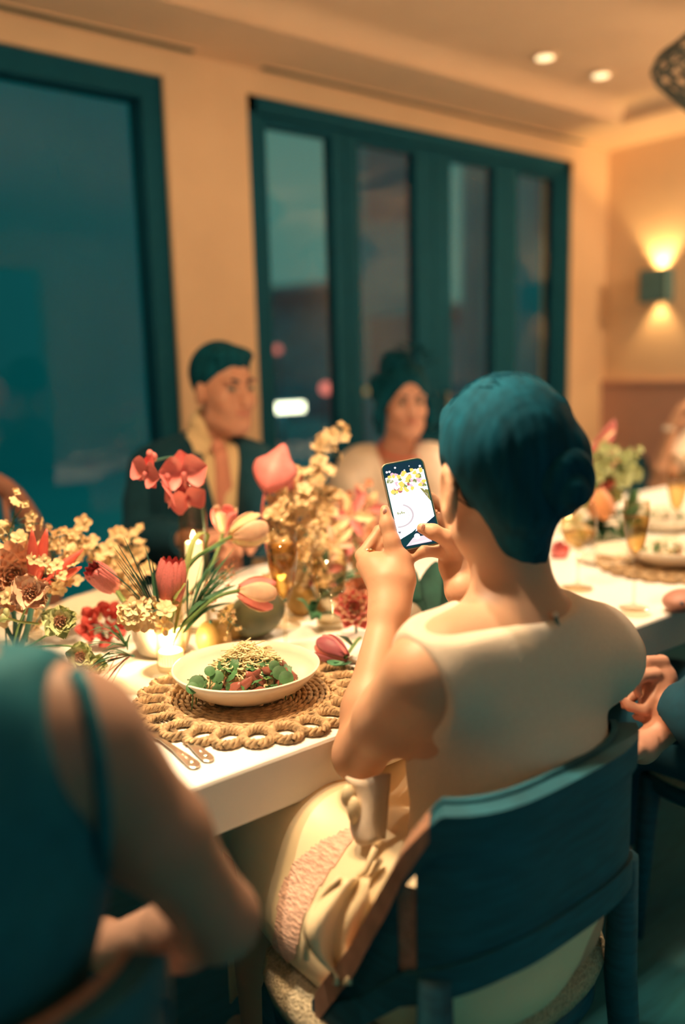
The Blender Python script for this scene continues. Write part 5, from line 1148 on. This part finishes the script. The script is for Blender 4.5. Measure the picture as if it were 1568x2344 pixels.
gloriosa('yellow and red flame lily below the puff sleeve', CB+Vector((.12, .06, 0)), A(835, 1165, 1.58), 2, (ROSE, CREAMP), .055)
gloriosa('blush lily above the water tumbler', CB+Vector((.08, .0, 0)), A(765, 1245, 1.50), 3, (BLUSH, CREAMP), .050)
gloriosa('pink lily between the tumbler and the ringed finger', CB+Vector((.15, .0, 0)), A(815, 1245, 1.52), 4, (PINK, BLUSH), .045)
gloriosa('rosy lily behind the clear tumbler', CB+Vector((.1, -.02, 0)), A(735, 1300, 1.46), 5, (ROSE, BLUSH), .05)
foliage('dark leaves in the middle of the centre flowers', CB+UZ*.02, 12, .12, .014, LEAF, 51, (0, -.2, 1)); foliage('dark leaves between the flute and tumbler', A(715, 1420, 1.36), 8, .07, .010, LEAF, 52, (0, -.2, .6))
def dahlia(label, c, f, s, mat, mat2, n=46, base=None):
    t = empty('dahlia', base or c, label, 'flower', 'open round blooms'); c = Vector(c); f = Vector(f).normalized(); x = f.orthogonal().normalized(); y = f.cross(x)
    if base is not None: stem(t, [base, c], .003, DSTEM)
    for k in range(n):
        u = k/n; a = k*2.39996; d = ((x*math.cos(a)+y*math.sin(a))*(.25+u)+f*(1.15-u*.95)).normalized(); inst('petal', petal_mesh('dah', .8, .6, .1, .5, 0, 4, 5), mat if k % 3 else mat2, frame(c+(x*math.cos(a)+y*math.sin(a))*s*.18*u, d, f, s*(.45+.55*u)), t)
    return t
p = A(815, 1415, 1.28); dahlia('blush pink dahlia tucked against the raised forearm', A(812, 1392, 1.27), (-.6, -.7, .4), .042, BLUSH, PINK, base=Vector((p.x, p.y, TZ+.002)))
t = tulip('dark rose bloom lying on the table beside the forearm', [Vector((.99, 1.20, TZ+.022)), Vector((.965, 1.18, TZ+.026)), onz(790, 1505, TZ+.024)], onz(745, 1480, TZ+.03)-onz(790, 1505, TZ+.02), .058, .024, ROSE, M('plum_petal', (.32, .08, .11), .5, var=.2), .05, seed=5, np_=8)
leafblade(t, [onz(800, 1515, TZ+.012), onz(775, 1525, TZ+.02), onz(750, 1512, TZ+.022)], .014, LEAF); leafblade(t, [onz(805, 1480, TZ+.02), onz(785, 1462, TZ+.04), onz(772, 1455, TZ+.05)], .012, LEAF)
dahlia('apricot bloom under the forearm near the knives', A(830, 1350, 1.38), (-.4, -.8, .4), .038, APRI, BLUSH, base=Vector((1.13, 1.40, TZ+.002)))
dahlia('large soft peach bloom at the left edge behind the heliconia', AL(35, 1325, 1.34), (-.4, -.8, .4), .062, BLUSH, M('peach_petal', (.86, .52, .34), .5, var=.12), 60, base=LV+Vector((0, .01, .05)))
# ---- fruit
FRU = M('ripe_fruit', (.42, .27, .08), .45, var=.25, scale=16, col2=(.52, .34, .12)); PAP = M('green_papaya', (.03, .085, .065), .45, var=.3, scale=7, col2=(.22, .17, .07))
def fruit(name, c, r, axis, mat, label, pear=.0):
    c = Vector(c); t = empty(name, (c.x, c.y, TZ), label, 'fruit', 'fruit among the flowers'); n = 12
    prof = [(r*math.sin(PI*i/n)*(1-pear*math.cos(PI*i/n)*-.5 if pear else 1), -r*(1+pear)*math.cos(PI*i/n)) for i in range(n+1)]; prof[0] = (0, prof[0][1]); prof[-1] = (0, prof[-1][1])
    MB().lathe(c, prof, 26, axis=axis).build('skin', mat, t); a = Vector(axis).normalized(); MB().tube([c+a*r*(1+pear)*.97, c+a*r*(1+pear)*1.12], .003, 6).build('stalk', DSTEM, t)
def setfruit(px, py, v, r): p = A(px, py, v); return Vector((p.x, p.y, TZ+r))
fruit('papaya', setfruit(592, 1440, 1.40, .047), .046, (.5, -.3, .25), PAP, 'green papaya resting under the pink tulip', .25)
fruit('pear', setfruit(488, 1440, 1.36, .034), .034, (-.3, -.3, 1), FRU, 'round yellow fruit beside the bowl vase', .1)
fruit('pear', setfruit(535, 1440, 1.43, .033), .033, (.3, .1, 1), FRU, 'yellow fruit half hidden behind the berries sprig', .12)
fruit('pear', setfruit(690, 1440, 1.47, .033), .033, (.2, .1, 1), FRU, 'yellow fruit in shade right of the flute stem', .1)
# ---- right hand arrangement
RB = A(1372, 1260, 1.48); RB.z = TZ+.004
anthurium('pink anthurium standing tall over the right hand table', RB, A(1355, 1060, 1.48), A(1362, 1018, 1.46), A(1412, 950, 1.46)-A(1362, 1018, 1.46), (-F2+R2*.9), .125, .055, PINK)
spray('yellow-green blossom spray under the right anthurium', [RB+Vector((-.02, 0, 0)), A(1370, 1110, 1.46), A(1378, 1060, 1.46), A(1372, 1035, 1.46)], GREENP, .026, 22, .032, 61, 'ruffle', group='right hand sprays')
spray('yellow-green blossom spray reaching right toward the guest', [RB+Vector((.02, 0, 0)), A(1400, 1100, 1.47), A(1425, 1065, 1.47), A(1452, 1052, 1.47)], GREENP, .024, 18, .026, 62, 'ruffle', group='right hand sprays')
gloriosa('small red lily among the yellow-green blossoms', RB+Vector((0, -.01, 0)), A(1396, 1050, 1.44), 8, (REDP, PINK), .03)
tulip('orange tulip drooping over the right wine glass', [RB, A(1350, 1110, 1.45), A(1366, 1120, 1.43)], A(1385, 1190, 1.42)-A(1366, 1120, 1.43), .085, .036, APRI, M('orange_petal', (.80, .34, .14), .5, var=.2), .1, seed=11)
tulip('short red bud under the yellow-green blossoms', [RB, A(1360, 1150, 1.46), A(1375, 1118, 1.45)], A(1410, 1095, 1.45)-A(1375, 1118, 1.45), .05, .018, PINK, REDP, .1, seed=12)
foliage('deep green leaves at the foot of the right arrangement', RB+UZ*.03, 16, .11, .022, LEAF, 63, (.3, -.5, .3)); foliage('green leaves spilling right toward the far bowl', A(1440, 1190, 1.45), 12, .10, .020, M('mid_green_leaf', (.10, .24, .09), .5, var=.3), 64, (.5, -.2, .3))
gloriosa('cream lily lying behind the right wine glass', RB+Vector((-.06, -.05, 0)), A(1318, 1200, 1.46), 9, (CREAMP, GREENP), .045)
tulip('deep pink bloom half hidden behind the woman with bun', [RB+Vector((-.16, -.02, 0)), A(1280, 1300, 1.44), A(1275, 1280, 1.43)], (-.2, -.4, .8), .05, .024, PINK, ROSE, .2, seed=14)
# ---- dark broad leaves standing behind the two hands
for lab, b0, tips in (('dark broad leaves seen between the two raised hands', onz(985, 1448, TZ+.003), ((945, 1300), (1000, 1285), (1030, 1330), (965, 1350), (1015, 1300))),):
    t = empty('foliage', b0, lab, 'foliage'); dd = b0.dot(F2)
    for k, (x, y) in enumerate(tips):
        e = at(x, y, dd+.01*k); leafblade(t, [b0, b0.lerp(e, .5)+R2*(.012*(k-2)), e], .026, DSTEM, up=(-.5, -.6, .3))
p = onz(930, 1462, TZ); fruit('pear', Vector((p.x, p.y, TZ+.036)), .036, (.3, .1, 1), M('dusky_fruit', (.22, .17, .12), .5, var=.3, scale=14), 'dusky brown fruit half hidden behind the raised forearm', .1)
